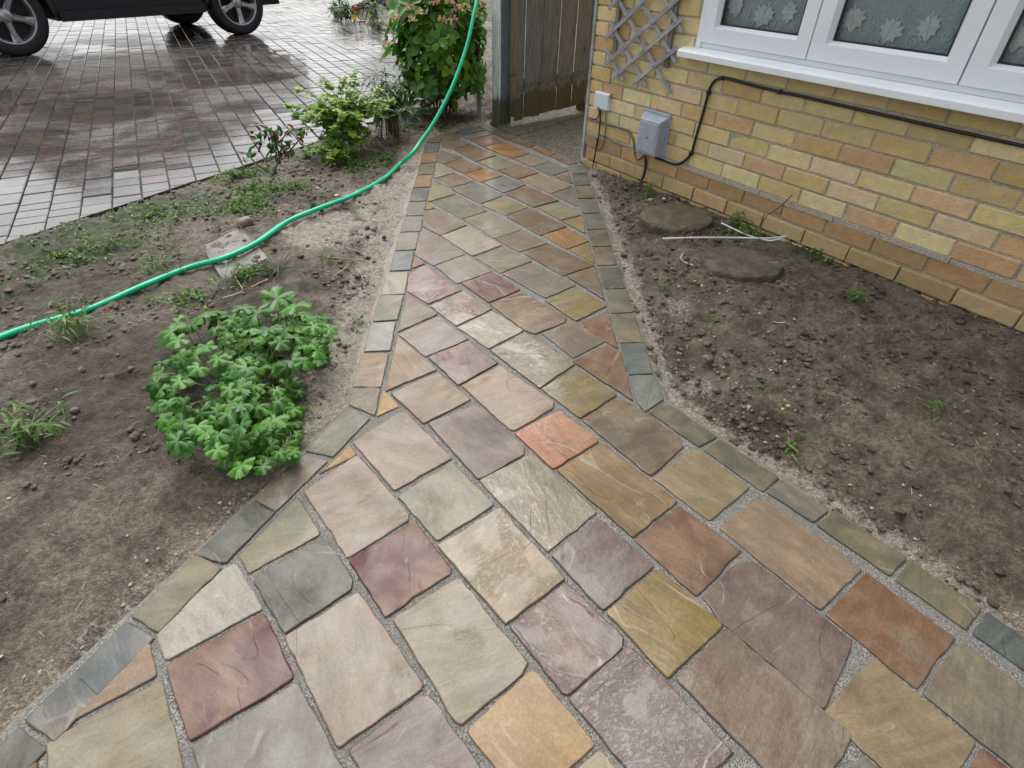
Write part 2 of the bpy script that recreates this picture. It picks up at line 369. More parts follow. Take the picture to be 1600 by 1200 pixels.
# ------------------------------------------------------------------ paving: slab outlines read off the ground plane
def Zf(x0,y0,s): return lambda *l:[(x0+a/s,y0+b/s) for a,b in l]
A=Zf(600,180,4.4444);Bz=Zf(560,400,3.3333);Cz=Zf(350,700,2.4);Dz=Zf(790,700,2.4);Ez=Zf(350,560,4.0);Fz=Zf(940,560,4.616);Z2=Zf(580,0,4.4444);Z7=Zf(740,130,8.0)
P=lambda *l:list(l)
SL=[ # (polygon, colour, wetness)
(Z2((625,945),(795,906),(838,928),(690,965)),'gg',.3),(Z2((503,930),(572,917),(618,945),(555,962),(500,950)),'gg',.3),
(A((600,168),(745,141),(825,183),(690,215)),'ob',.3),(A((702,220),(835,186),(1010,262),(885,297)),'or',.4),(A((905,300),(1030,266),(1150,318),(1025,355)),'tn',.3),(A((1040,355),(1160,322),(1280,380),(1165,420)),'gy',.3),(A((1190,425),(1283,395),(1310,472)),'pb',.3),
(A((402,150),(492,142),(600,195),(480,232),(400,215)),'pb',.5),(A((490,235),(602,201),(780,275),(640,318)),'bn',.4),(A((655,325),(785,283),(925,345),(790,380)),'yg',.5),(A((800,385),(935,342),(1070,395),(930,440)),'rb',.3),(A((945,445),(1075,402),(1305,490),(1160,540)),'tn',.3),(A((1175,548),(1320,500),(1348,632)),'gy',.3),
(A((395,242),(545,290),(415,335),(365,312)),'gy',.5),(A((425,340),(545,305),(690,365),(560,400)),'ob',.5),(A((555,404),(690,369),(825,415),(670,460)),'or',.5),(A((690,464),(830,421),(985,480),(830,535)),'bg',.6),(A((840,540),(990,489),(1210,590),(1040,635)),'bn',.4),(A((1075,640),(1220,600),(1370,690),(1230,725)),'yg',.4),(A((1240,735),(1375,697),(1400,820)),'yl',.3),
(A((366,332),(400,338),(490,395),(345,437)),'pl',.4),(A((350,450),(490,400),(620,455),(460,498)),'rb',.4),(A((470,510),(625,467),(825,555),(670,610)),'gy',.6),(A((680,620),(835,572),(1000,635),(845,692)),'yg',.6),(A((855,700),(1010,644),(1265,770),(1090,830)),'bn',.5),(A((1105,830),(1270,782),(1420,870),(1270,925)),'or',.4),(A((1290,930),(1423,882),(1463,1028)),'yl',.3),
(A((335,465),(495,545),(302,598)),'yg',.4),(A((330,600),(500,550),(715,660),(540,715)),'gg',.5),(A((555,720),(715,670),(950,790),(770,850)),'tn',.6),(A((780,855),(950,799),(1135,885),(940,945)),'pb',.5),(A((975,955),(1140,892),(1460,1040),(1245,1110)),'bn',.4),(Bz((1087,103),(1233,52),(1283,226)),'bn',.3),
(A((298,607),(355,640),(290,655)),'or',.3),(A((280,665),(365,647),(570,760),(390,830),(268,765)),'pb',.5),(A((400,832),(580,772),(815,900),(615,972)),'pl',.6),(A((640,985),(820,912),(1020,1010),(810,1090)),'yg',.6),(Bz((755,90),(900,34),(1130,150),(975,215)),'gy',.6),(Bz((975,230),(1130,167),(1295,255),(1135,335)),'yl',.6),(Bz((1167,342),(1300,284),(1353,478),(1200,392)),'rb',.3),
(A((245,832),(268,787),(315,803),(560,960),(345,1040),(215,965)),'pb',.6),(A((357,1045),(570,967),(750,1080),(505,1165)),'tn',.6),(Bz((537,140),(695,84),(840,172),(680,238)),'mr',.5),(Bz((685,247),(845,182),(1080,318),(1072,345),(920,402),(870,385)),'bn',.6),(Bz((960,400),(1120,332),(1285,440),(1120,525)),'gb',.5),(Bz((1120,547),(1305,457),(1365,500),(1430,750)),'rb',.3),
(A((205,987),(280,1030),(195,1060)),'ob',.3),(Bz((262,100),(340,47),(535,175),(365,245),(255,180)),'pm',.8),(Bz((377,257),(545,182),(695,272),(510,360)),'ob',.9),(Bz((520,371),(695,285),(860,385),(680,480)),'pl',.9),(Bz((690,490),(865,397),(1125,560),(945,685)),'tn',1.),(Bz((955,690),(1140,587),(1345,720),(1155,840)),'yl',.9),(P((910,655),(960,625),(978,626),(1020,652),(1060,684),(1067,697),(1017,742)),'gb',.6),
(Bz((258,198),(410,300),(202,393)),'pk',.3),(Bz((212,405),(415,314),(570,430),(350,520)),'lc',.5),(Bz((367,525),(565,442),(725,555),(520,668)),'mr',.6),(Bz((542,675),(735,572),(1015,760),(1010,790),(815,905),(790,900)),'pk',.5),(Bz((815,920),(1050,803),(1250,960),(1015,1105)),'of',.9),(P((872,734),(939,692),(1057,783),(989,838)),'tb',.6),(Dz((490,345),(650,217),(880,385),(715,550)),'rm',.5),(Dz((743,555),(870,432),(935,427),(1300,720),(1195,975),(800,640)),'pu',.5),
(Bz((205,418),(405,590),(142,700)),'pk',.3),(Bz((175,715),(415,607),(580,745),(340,870)),'tk',.4),(P((670,661),(740,633),(748,636),(819,697),(818,709),(748,748)),'lp',.4),(P((750,750),(831,708),(932,799),(856,860)),'pg',.9),(Dz((175,400),(345,267),(555,440),(365,605)),'pu',.6),(Dz((380,615),(570,457),(815,660),(610,858)),'yl',.6),(Dz((645,867),(830,677),(1300,1075),(1140,1340),(1080,1310)),'pt',.7),
(Bz((130,698),(210,780),(97,832)),'be',.2),(P((552,690),(625,643),(636,645),(704,716),(616,765)),'pk',.4),(Cz((653,179),(858,54),(1010,210),(800,345)),'gn',.4),(P((685,852),(781,793),(881,904),(790,973)),'tn',.7),(Dz((20,670),(225,507),(440,710),(432,750),(237,920),(215,915)),'pu',.8),(Dz((240,940),(455,747),(480,757),(850,1140),(640,1330),(520,1270)),'pu',1.),
(Ez((592,718),(780,542),(825,600)),'be',.2),(Cz((300,160),(490,30),(505,32),(690,245),(688,270),(462,408)),'pk',.4),(Cz((470,420),(715,277),(850,450),(845,470),(605,630)),'mr',.3),(P((615,967),(716,901),(824,1035),(815,1052),(722,1130),(713,1127)),'tn',.5),(P((731,1142),(831,1048),(840,1052),(928,1162),(835,1250),(815,1245)),'be',.3),(P((845,1258),(938,1172),(1060,1315),(960,1420)),'pl',.4),
(Cz((57,402),(275,187),(360,320),(95,465)),'gn',.3),(Cz((112,492),(330,357),(388,352),(480,490),(473,530),(230,690)),'dg',.3),(Cz((230,705),(500,541),(745,885),(738,902),(430,1120)),'tk',.4),(P((545,1173),(657,1087),(673,1089),(752,1205),(745,1215),(640,1310)),'pu',.4),
(P((1021,746),(1087,701),(1170,761),(1109,812)),'ys',.5),
]
BS=[
(Z2((585,913),(725,877),(785,900),(640,938)),'bl',.2),(Z7((45,530),(170,502),(320,580),(235,625)),'dgn',.2),(Z7((250,627),(345,592),(550,675),(450,715)),'dgn',.2),(Z7((470,715),(570,682),(775,770),(690,800)),'ob',.2),(Z7((720,802),(800,782),(1040,870),(930,905)),'ob',.2),(Z7((950,905),(1060,887),(1310,990),(1190,1015)),'bn',.2),
(A((303,163),(398,133),(394,185),(295,187)),'bn',.3),(A((285,195),(385,190),(380,250),(272,255)),'bl',.3),(A((262,265),(370,262),(360,325),(252,332)),'ob',.3),(A((245,345),(355,340),(345,405),(232,412)),'gg',.3),(A((225,420),(335,415),(320,495),(202,502)),'ob',.3),(A((195,510),(310,507),(295,590),(178,595)),'bl',.3),(A((172,602),(292,600),(280,690),(150,695)),'gy',.4),(A((145,702),(272,698),(255,800),(112,808)),'gy',.5),(A((108,818),(245,812),(218,930),(78,938)),'gg',.5),(A((75,945),(208,940),(185,1070),(40,1078)),'bl',.5),
(Bz((145,85),(260,80),(240,195),(120,200)),'pl',.5),(Bz((110,205),(235,202),(205,330),(75,340)),'gg',.5),(Bz((65,347),(195,342),(165,490),(30,495)),'bg',.5),(P((565,552),(607,552),(595,604),(551,604)),'pk',.3),(Ez((805,182),(978,182),(940,355),(780,285)),'bg',.2),(Ez((770,295),(915,368),(680,612),(510,575)),'gg',.3),(Ez((505,592),(645,640),(320,955),(190,880)),'gb',.4),(P((394,786),(430,799),(352,880),(303,866)),'dg',.3),
(Z7((1200,1030),(1385,1007),(1410,1118),(1240,1128)),'gg',.2),(A((1310,410),(1410,408),(1435,480),(1325,485)),'bl',.2),(A((1330,490),(1445,488),(1465,572),(1345,575)),'bn',.2),(A((1350,585),(1470,580),(1500,675),(1380,678)),'gg',.2),(A((1385,685),(1505,680),(1540,785),(1410,790)),'dgn',.2),(A((1415,798),(1545,792),(1575,905),(1450,908)),'dgn',.2),(A((1450,915),(1580,912),(1615,1035),(1480,1040)),'bn',.2),
(Bz((1248,58),(1358,55),(1390,165),(1285,168)),'dgn',.2),(Bz((1290,172),(1395,170),(1430,290),(1315,295)),'gg',.2),(Bz((1320,300),(1435,297),(1485,445),(1360,448)),'gg',.2),(Bz((1368,455),(1490,450),(1535,610),(1410,615)),'bl',.2),(Bz((1415,622),(1540,618),(1590,745),(1495,808),(1450,760)),'bg',.2),
(Fz((345,385),(455,307),(835,565),(705,635)),'dgn',.2),(Fz((745,660),(850,577),(1285,857),(1165,958)),'dgn',.2),(Fz((1190,963),(1295,872),(1640,1090),(1530,1180)),'bl',.2),
]
PAL = dict(gy=(140,133,120), gg=(132,130,108), tn=(163,146,118), bn=(142,113,86), rb=(152,112,84), ob=(156,118,82), yg=(160,150,112), yl=(166,143,88), mr=(120,76,74),
           pb=(150,122,102), pk=(174,150,130), lc=(166,152,150), pl=(186,168,145), bl=(112,120,122), bg=(138,142,134), gn=(152,152,132), wh=(208,200,188), pu=(140,116,110), be=(202,168,124),
           of=(200,134,96), tb=(156,130,94), rm=(130,98,84), tk=(166,144,124), lp=(150,132,130), pg=(172,163,142), pt=(150,126,108), dg=(112,111,102), dgn=(116,116,98), gb=(142,126,110), pm=(148,104,98), ys=(168,150,118))
PAL['or'] = (186,130,70)
EU = Vector((math.cos(R(-53)), math.sin(R(-53)), 0)); EV = Vector((-EU.y, EU.x, 0))
def area2(p): return sum(p[i].x * p[(i + 1) % len(p)].y - p[(i + 1) % len(p)].x * p[i].y for i in range(len(p)))
def clip(poly, a, n):
    """keep the part of poly where (p-a).n >= 0"""
    out = []
    for i, p in enumerate(poly):
        q = poly[(i + 1) % len(poly)]; dp = (p - a).dot(n); dq = (q - a).dot(n)
        if dp >= 0: out.append(p)
        if dp * dq < 0: out.append(p + (q - p) * (dp / (dp - dq)))
    return out
def stone_mesh(name, poly, mat, rnd, corner=.007, wob=.0009, th=.035, inset=.0028, seg=.022, chip=.0018):
    """one hand-dressed slab: rounded corners, wavering edges, worn arris; poly is local xy, counter-clockwise"""
    pts = []; n = len(poly)
    for i in range(n):
        p = poly[i]; a = poly[i - 1] - p; b = poly[(i + 1) % n] - p
        r = min(corner * rnd.uniform(.4, 1.7), a.length * .3, b.length * .3); a = a.normalized(); b = b.normalized()
        if a.dot(b) < -.92: pts.append(p); continue
        for t in (0, .5, 1): pts.append((p + a * r) * (1 - t) ** 2 + p * 2 * t * (1 - t) + (p + b * r) * t * t)
    out = []
    for i in range(len(pts)):
        p, q = pts[i], pts[(i + 1) % len(pts)]; L = (q - p).length; k = max(1, int(L / seg)); nn = Vector((q.y - p.y, p.x - q.x, 0)); nn = nn.normalized() if nn.length > 0 else nn
        ph = rnd.uniform(0, 6)
        for j in range(k):
            t = j / k; e = math.sin(math.pi * t)
            out.append(p + (q - p) * t + nn * (rnd.gauss(0, wob) * (1 if j else .3) + e * wob * 1.2 * math.sin(ph + t * 5)))
    m = len(out); V = []; F = []
    nrm = []
    for i in range(m):
        d = out[(i + 1) % m] - out[i - 1]; v = Vector((-d.y, d.x, 0)); nrm.append(v.normalized() if v.length > 0 else Vector((0, 0, 0)))
    drop = [chip * rnd.uniform(.4, 1.5) for _ in range(m)]
    for p in out: V.append((p.x, p.y, -th))
    for p, dz in zip(out, drop): V.append((p.x, p.y, -dz))
    for p, v, dz in zip(out, nrm, drop): q = p + v * (inset * rnd.uniform(.5, 1.5)); V.append((q.x, q.y, 0))
    for r_ in (0, m):
        for i in range(m): F.append((r_ + i, r_ + (i + 1) % m, r_ + m + (i + 1) % m, r_ + m + i))
    F.append(tuple(2 * m + i for i in range(m)))
    me = mk(name, V, F, mat)
    for p in list(me.polygons)[m:2 * m]: p.use_smooth = True
    return me
def stone(name, world_poly, col, wet, parent, rnd, mat=None, axis=None, zoff=0.0, grow=.0028, **k):
    wp = [Vector((p.x, p.y, 0)) for p in world_poly]
    if area2(wp) < 0: wp.reverse()
    if grow and len(wp) > 2:
        q_ = []
        for i in range(len(wp)):
            a_ = (wp[i] - wp[i - 1]).normalized(); b_ = (wp[(i + 1) % len(wp)] - wp[i]).normalized(); na = Vector((a_.y, -a_.x, 0)); nb2 = Vector((b_.y, -b_.x, 0)); k_ = 1 + na.dot(nb2)
            q_.append(wp[i] + (na + nb2) * (grow / max(k_, .6)))
        wp = q_
    c = sum(wp, Vector()) / len(wp)
    rot = (axis if axis is not None else R(-53) + rnd.choice((0, math.pi / 2)) + rnd.gauss(0, .25))
    Mi = Matrix.Rotation(-rot, 3, 'Z')
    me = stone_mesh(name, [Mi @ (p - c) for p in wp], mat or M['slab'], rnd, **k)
    o = link(name, me, parent, (c.x, c.y, zoff + rnd.uniform(-.0012, .0012)), (rnd.gauss(0, .003), rnd.gauss(0, .003), rot))
    g = lin(col); gm_ = sum(g) / 3; g = tuple(q * (1 - DESAT) + gm_ * DESAT for q in g); f = SLABK * rnd.uniform(.93, 1.07)
    o.color = (g[0] * f * .985, g[1] * f, g[2] * f * .96, wet)
    return o
SLABK = .56; DESAT = .05

path = tag(link('paved_path', None), kind='structure')
rnd = random.Random(3)
# outer edge of the paving, left side from the back, and right side from the back
left_out = [at(*p) for p in [(668,217),(661,237),(656.5,254),(652,273),(645.5,293),(640,314),(634,336.5),(625,362),(617.5,391),(609,422.5),(596,460),(582.5,502),(569,548.5),(550.5,604),(544,632),(477,704),(396,780),(303,866)]]
right_out = [at(*p) for p in [(745.5,196.3),(761,192.5),(780,202.5),(808.8,214.3),(837,226),(870,238.8),(904,253.5),(913,256),(916.3,270),(923,288),(929.7,308.7),(937.5,332),(946.5,356.6),(954.5,383.5),(963.5,413),(977,449.5),(989,487),(1005.5,533.5),(1020.5,583),(1037,623.5),(1121,682.4),(1218.4,745.5)]]
LD = (left_out[-1] - left_out[-3]).normalized(); RD = (right_out[-1] - right_out[-3]).normalized()
left_out.append(left_out[-1] + LD * 1.0); right_out.append(right_out[-1] + RD * 1.4)
OUT = [Vector((p.x, p.y, 0)) for p in right_out] + [Vector((right_out[-1].x, -.6, 0)), Vector((left_out[-1].x, -.6, 0))] + [Vector((p.x, p.y, 0)) for p in reversed(left_out)]
OUTP = np.array([(p.x, p.y) for p in OUT])
bm = bmesh.new(); bmesh.ops.triangle_fill(bm, use_beauty=True, edges=(lambda vs: [bm.edges.new((vs[i], vs[(i + 1) % len(vs)])) for i in range(len(vs))])([bm.verts.new((p.x, p.y, -.0055)) for p in OUT]))
bmesh.ops.recalc_face_normals(bm, faces=bm.faces)
for f_ in bm.faces:
    if f_.normal.z < 0: f_.normal_flip()
me = bpy.data.meshes.new('joint_mortar'); bm.to_mesh(me); bm.free(); me.materials.append(M['mortar'])
link('joint_mortar', me, path)
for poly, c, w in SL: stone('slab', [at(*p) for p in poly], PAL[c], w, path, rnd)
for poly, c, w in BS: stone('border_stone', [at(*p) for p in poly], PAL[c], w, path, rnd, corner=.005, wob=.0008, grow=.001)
# paving that runs on to either side of the camera
def uv(u, v): return EU * u + EV * v
ib = at(430, 799) - LD.normalized() * 0; nb = Vector((-LD.y, LD.x, 0)); nb = nb if nb.x > 0 else -nb   # inner edge of the left border
ibp = ib + nb * .012
def ext(u0, u1, v0, v1, c, w, cl=None):
    pl = [uv(u0, v0), uv(u1, v0), uv(u1, v1), uv(u0, v1)]
    if cl: pl = clip(pl, *cl)
    if len(pl) > 2 and abs(area2(pl)) > .004: stone('slab', pl, PAL[c], w, path, rnd)
la = [Cz((42, 432), (140, 602)), Cz((146, 622), (258, 862)), Cz((270, 882), (445, 1200))]
for (a, b), c, w in zip(la, ('wh', 'mr', 'gy'), (.1, .3, .4)):
    a = at(*a); b = at(*b); pl = clip([a, b, b - EV * .188, a - EV * .188], ibp, nb)
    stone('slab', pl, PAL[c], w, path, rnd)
ext(-1.3, -.815, -.43, -.245, 'pk', .2, (ibp, nb)); ext(-.80, -.55, -.425, -.24, 'tn', .3, (ibp, nb)); ext(-.535, -.30, -.42, -.235, 'gy', .3, (ibp, nb))
ext(-.44, -.20, -.20, -.015, 'pk', .3); ext(-.9, -.64, -.63, -.445, 'bn', .2, (ibp, nb)); ext(-.62, -.35, -.625, -.44, 'gg', .2, (ibp, nb))
ext(-.395, -.125, .965, 1.14, 'tk', .5); ext(-.11, .08, .965, 1.14, 'rb', .4); ext(.095, .38, .965, 1.14, 'gy', .4)
ext(-.0, .19, .772, .953, 'tn', .4); ext(.205, .47, .772, .953, 'mr', .4); ext(.08, .30, .592, .76, 'gy', .4)
p0 = at(352, 880); q0 = at(303, 866)
pw = (at(430, 799) - p0).length
d0 = (p0 - at(430, 799)).normalized()
pos = p0 + d0 * .012; wd_ = nb * -.083
for i in range(5):
    L = (.17, .21, .15, .19, .2)[i]
    stone('border_stone', [pos, pos + d0 * L, pos + d0 * L + wd_, pos + wd_], PAL[('gg', 'bl', 'dg', 'gy', 'gg')[i]], .3, path, rnd, corner=.005, wob=.0008, grow=.001); pos = pos + d0 * (L + .012)
rb0 = at(*Fz((1530, 1180))[0]); rb1 = at(*Fz((1640, 1090))[0])
pos = rb0 + RD * .012; wv = Vector((-RD.y, RD.x, 0)) * .083; wv = wv if wv.x > 0 else -wv
for i in range(5):
    L = (.18, .15, .21, .17, .2)[i]
    stone('border_stone', [pos, pos + RD * L, pos + RD * L + wv, pos + wv], PAL[('dgn', 'gg', 'bl', 'dgn', 'gy')[i]], .2, path, rnd, corner=.005, wob=.0008, grow=.001); pos = pos + RD * (L + .012)

# ------------------------------------------------------------------ ground sheets
def seg_dist(X, Y, poly, closed=True):
    D = np.full(X.shape, 1e9); n = len(poly)
    for i in range(n if closed else n - 1):
        a = poly[i]; b = poly[(i + 1) % n]; e = b - a; L = (e ** 2).sum()
        if L < 1e-12: continue
        t = np.clip(((X - a[0]) * e[0] + (Y - a[1]) * e[1]) / L, 0, 1)
        D = np.minimum(D, np.hypot(X - a[0] - t * e[0], Y - a[1] - t * e[1]))
    return D
def inside(X, Y, poly):
    c = np.zeros(X.shape, bool); n = len(poly); j = n - 1
    for i in range(n):
        (xi, yi), (xj, yj) = poly[i], poly[j]
        c ^= ((yi > Y) != (yj > Y)) & (X < (xj - xi) * (Y - yi) / (yj - yi + 1e-12) + xi); j = i
    return c
g = MB().add([(-150, -150, -.14), (150, -150, -.14), (150, 150, -.14), (-150, 150, -.14)], [(0, 1, 2, 3)]).build('ground', M['lawn']); tag(g, kind='structure')
# driveway outline (world), concrete alley outline
e0 = at(447.5, 238); e1 = at(495, 222.5); ed = (e1 - e0).normalized()
DRV = np.array([(e0 - ed * 7).to_2d()[:], e1.to_2d()[:], (-1.15, 4.65), (-.95, 5.3), (-.75, 6.2), (-.85, 7.4), (-1.25, 9.0), (-2.1, 10.0), (-3.35, 12.8), (-3.7, 22), (-16, 22), (-16, -2)])
HC = Vector((.4415, 3.8781, 0)); HA = math.atan2(-.8112, .5848)          # house corner, direction of its front wall
HD = Vector((math.cos(HA), math.sin(HA), 0)); HN = Vector((-HD.y, HD.x, 0))   # HN points into the house
CON = np.array([p.to_2d()[:] for p in [at(766, 189.5), at(782, 201), at(812, 213.5), at(840, 225.5), at(872, 238), at(906, 253), HC + HD * .0 - HN * .005, HC + HN * 5, HC + HN * 5 - HD * 1.3, HC + HN * .1 - HD * 1.26]])
def soil_height(X, Y):
    dp = seg_dist(X, Y, OUTP); ins = inside(X, Y, OUTP); sdp = np.where(ins, -dp, dp)
    dr = seg_dist(X, Y, DRV); insd = inside(X, Y, DRV)
    cn = seg_dist(X, Y, CON); insc = inside(X, Y, CON)
    z = -.018 + .034 * np.clip(sdp / .35, 0, 1) + .05 * (fbm(X * 2.3, Y * 2.3) - .48) * np.clip(sdp / .15, 0, 1) + .034 * (fbm(X * 11, Y * 11, 4) - .48) + .040 * (np.abs(fbm(X * 22 + 9, Y * 22, 3) - .46) - .06) + .030 * (fbm(X * 40, Y * 40, 2) - .40) * np.clip(sdp / .08, .3, 1)
    z = np.where(insd | (dr < .05), np.minimum(z, -.03 - .2 * np.where(insd, np.minimum(dr, .1), 0)), z)
    z = np.where(insc | (cn < .06), np.minimum(z, -.022), z)
    z = np.where(insd & (dr > .06), -.06, z); z = np.where(insc & (cn > .05), -.08, z)
    return np.where(ins & (dp > .02), -.06, z), sdp
sx = np.concatenate([np.arange(-5.5, -2.4, .05), np.arange(-2.4, 2.6, .0125), np.arange(2.6, 4.0, .05)])
sy = np.concatenate([np.arange(-.6, .2, .05), np.arange(.2, 5.6, .0125), np.arange(5.6, 11.5, .05)])
X, Y = np.meshgrid(sx, sy); Zs, SD = soil_height(X, Y)
def blob(px, py, r, soft=.6):
    c = at(px, py); d = np.hypot(X - c.x, Y - c.y); return np.clip((r - d) / (r * soft), 0, 1)
isleft = X < (-.35 - .0 * Y)
sand = np.where((X < -.1), np.clip(1.15 - SD / .22, 0, 1) * np.clip((Y - .9) / .5, .45, 1), np.clip(.86 - SD / .18, 0, 1))
for b in [(600,330,.20),(560,360,.18),(520,345,.16),(560,310,.15),(500,375,.22),(470,360,.15),(580,440,.08),(610,300,.2)]: sand = np.maximum(sand, .85 * blob(*b))
for b in [(1090,600,.10),(960,380,.08),(1060,480,.12)]: sand = np.maximum(sand, .5 * blob(*b))
dark = np.zeros_like(X)
for b in [(480,560,.22),(500,450,.13),(440,620,.3),(570,365,.06),(560,450,.10),(640,190,.3),(690,190,.3),(1000,300,.2),(1180,660,.16),(1010,360,.12),(380,480,.25),(200,600,.5),(100,450,.5)]: dark = np.maximum(dark, blob(*b))
dark *= np.clip(SD / .06 - .6, 0, 1)
moss = np.zeros_like(X)
for b in [(380,330,.28),(560,265,.16),(600,250,.14),(400,270,.2),(380,430,.15),(1110,360,.16),(1200,365,.2),(1290,400,.25),(250,330,.5),(120,380,.5)]: moss = np.maximum(moss, .8 * blob(*b))
Zs = Zs + .035 * blob(440, 480, .2) * (SD > 0) + .03 * blob(400, 600, .25) * (SD > 0) - .03 * blob(1085, 560, .12) * (SD > .05)
# the dug trench between the left bed and the border
nx, ny = len(sx), len(sy)
me = bpy.data.meshes.new('soil_bed')
co = np.stack([X.ravel(), Y.ravel(), Zs.ravel()], 1).astype('f')
idx = np.arange(nx * ny).reshape(ny, nx); q = np.stack([idx[:-1, :-1], idx[:-1, 1:], idx[1:, 1:], idx[1:, :-1]], -1).reshape(-1, 4)
keep = (co[q, 2].max(1) > -.058); q = q[keep]
me.vertices.add(len(co)); me.vertices.foreach_set('co', co.ravel()); me.loops.add(q.size); me.loops.foreach_set('vertex_index', q.ravel().astype('i'))
me.polygons.add(len(q)); me.polygons.foreach_set('loop_start', np.arange(0, q.size, 4, dtype='i')); me.polygons.foreach_set('loop_total', np.full(len(q), 4, 'i'))
me.update(calc_edges=True); me.polygons.foreach_set('use_smooth', np.ones(len(q), bool))
ca = me.color_attributes.new('mix', 'FLOAT_COLOR', 'POINT'); ca.data.foreach_set('color', np.stack([sand.ravel(), moss.ravel(), dark.ravel(), np.ones(X.size)], 1).astype('f').ravel())
me.materials.append(M['soil']); tag(link('soil_bed', me), kind='structure')
def soil_z(x, y):
    return float(soil_height(np.array([x]), np.array([y]))[0][0])
def on_soil(px, py, dz=0.0):
    p = at(px, py)
    for _ in range(3): z = soil_z(p.x, p.y); p = at(px, py, z)
    p.z += dz; return p

# ------------------------------------------------------------------ haunching: mortar smeared against the border stones
def haunch(name, line, side, w0, w1, mat, seed, zin=-.006):
    r = random.Random(seed); pts = []
    for a, b in zip(line[:-1], line[1:]):
        k = max(1, int((b - a).length / .02))
        pts += [a + (b - a) * (i / k) for i in range(k)]
    pts.append(line[-1]); V = []; F = []; n = len(pts); prof = ((-.015, zin - .004), (.006, zin), (.35, zin - .010), (.75, zin - .024), (1.0, zin - .048))
    for i, p in enumerate(pts):
        t = (pts[min(i + 1, n - 1)] - pts[max(i - 1, 0)]).normalized(); nn = Vector((t.y, -t.x, 0)) * side
        s = i * .02
        w = w0 + (w1 - w0) * (fbm(np.array([s * 7 + seed]), np.array([seed * 3.1]))[0])
        for j, (u, z) in enumerate(prof):
            d = u if j < 2 else .006 + u * w
            V.append((p.x + nn.x * d, p.y + nn.y * d, z + (r.gauss(0, .0015) if j > 1 else 0)))
    for i in range(n - 1):
        for j in range(4): F.append((i * 5 + j, i * 5 + j + 1, i * 5 + 6 + j, i * 5 + 5 + j))
    me = mk(name, V, F, mat, True)
    bm = bmesh.new(); bm.from_mesh(me); bmesh.ops.recalc_face_normals(bm, faces=bm.faces)
    if sum(f.normal.z for f in bm.faces) < 0: bmesh.ops.reverse_faces(bm, faces=bm.faces)
    bm.to_mesh(me); bm.free()
    return tag(link(name, me), kind='structure')
flat = lambda l: [Vector((p.x, p.y, 0)) for p in l]
haunch('left_mortar_haunching', flat(left_out[:14]), 1, .01, .12, M['haunch_sand'], 4)
haunch('lower_left_mortar_haunching', flat(left_out[13:]), 1, .015, .06, M['haunch'], 5)
haunch('right_mortar_haunching', flat(right_out[7:]), -1, .03, .085, M['haunch'], 9)
haunch('back_mortar_haunching', flat(right_out[1:8]), -1, .03, .10, M['haunch'], 12, zin=-.004)

# ------------------------------------------------------------------ concrete alley behind the path, cast in two bays
alley = tag(link('concrete_alley', None), kind='structure')
ca_, cb_ = at(835, 203), at(905, 182); cd = (cb_ - ca_).normalized(); cn_ = Vector((-cd.y, cd.x, 0))
conp = [Vector((x, y, 0)) for x, y in CON]
for sgn, zz in ((1, -.004), (-1, -.007)):
    pl = clip(conp, ca_ + cn_ * .005 * sgn, cn_ * sgn)
    if area2(pl) < 0: pl.reverse()
    stone('concrete_bay', pl, (120, 116, 100), .3, alley, random.Random(5), mat=M['concrete'], axis=0.0, zoff=zz, th=.08, wob=.002, seg=.05)

# ------------------------------------------------------------------ driveway of wet blocks
drive = tag(link('driveway', None), kind='structure')
DU = Vector((math.cos(R(-60.5)), math.sin(R(-60.5)), 0)); DW = Vector((-DU.y, DU.x, 0))
md = MB().add([(x, y, -.014) for x, y in DRV], [tuple(range(len(DRV)))])
me = md.mesh('joint_sand', M['jointsand']); link('joint_sand', me, drive)
dr = random.Random(21); blocks = []
DCOL = [(.080, .069, .060), (.088, .065, .054), (.076, .071, .065), (.062, .058, .054), (.092, .074, .062), (.088, .083, .077)]
v = -2.0; row = 0
while v < 13.5:
    wv_ = .142; u = -24 + dr.uniform(0, .2)
    while u < 5:
        L = dr.choice((.102, .142, .142, .172)); c = DU * (u + L / 2) + DW * (v + wv_ / 2)
        u += L
        if c.y > 21 or c.x < -15.5: continue
        blocks.append((c, L, wv_, dr.random()))
    v += wv_
bc = np.array([(b[0].x, b[0].y) for b in blocks]); EN = Vector((-ed.y, ed.x, 0)); ek = np.array([(b[0] - e0).dot(EN) for b in blocks]); ea = np.array([(b[0] - e0).dot(ed) for b in blocks])
near_edge = (np.abs(ek) < .16) & (ea < .35) & (ea > -6)
ok = (inside(bc[:, 0], bc[:, 1], DRV) & (seg_dist(bc[:, 0], bc[:, 1], DRV) > .05)) | (near_edge & (ek > -.12))
cut = {id(b): bool(k) for b, k in zip(blocks, near_edge)}
blocks = [b for b, k in zip(blocks, ok) if k]
def px_of(p):
    d = Vector(p) - Vector((0, 0, CAMH)); z = d.dot(_fw); u = d.dot(_rt) / z * FPX; w = -d.dot(_up) / z * FPX
    return 800 + _c * u - _s * w, 600 + _s * u + _c * w, z
def score(b):
    x, y, z = px_of(b[0]); vis = (345 < x < 640 and -5 < y < 300); lf = (-10 < x <= 345 and -5 < y < 420)
    return (0 if vis else 1 if lf else 2, b[0].length)
blocks.sort(key=score)
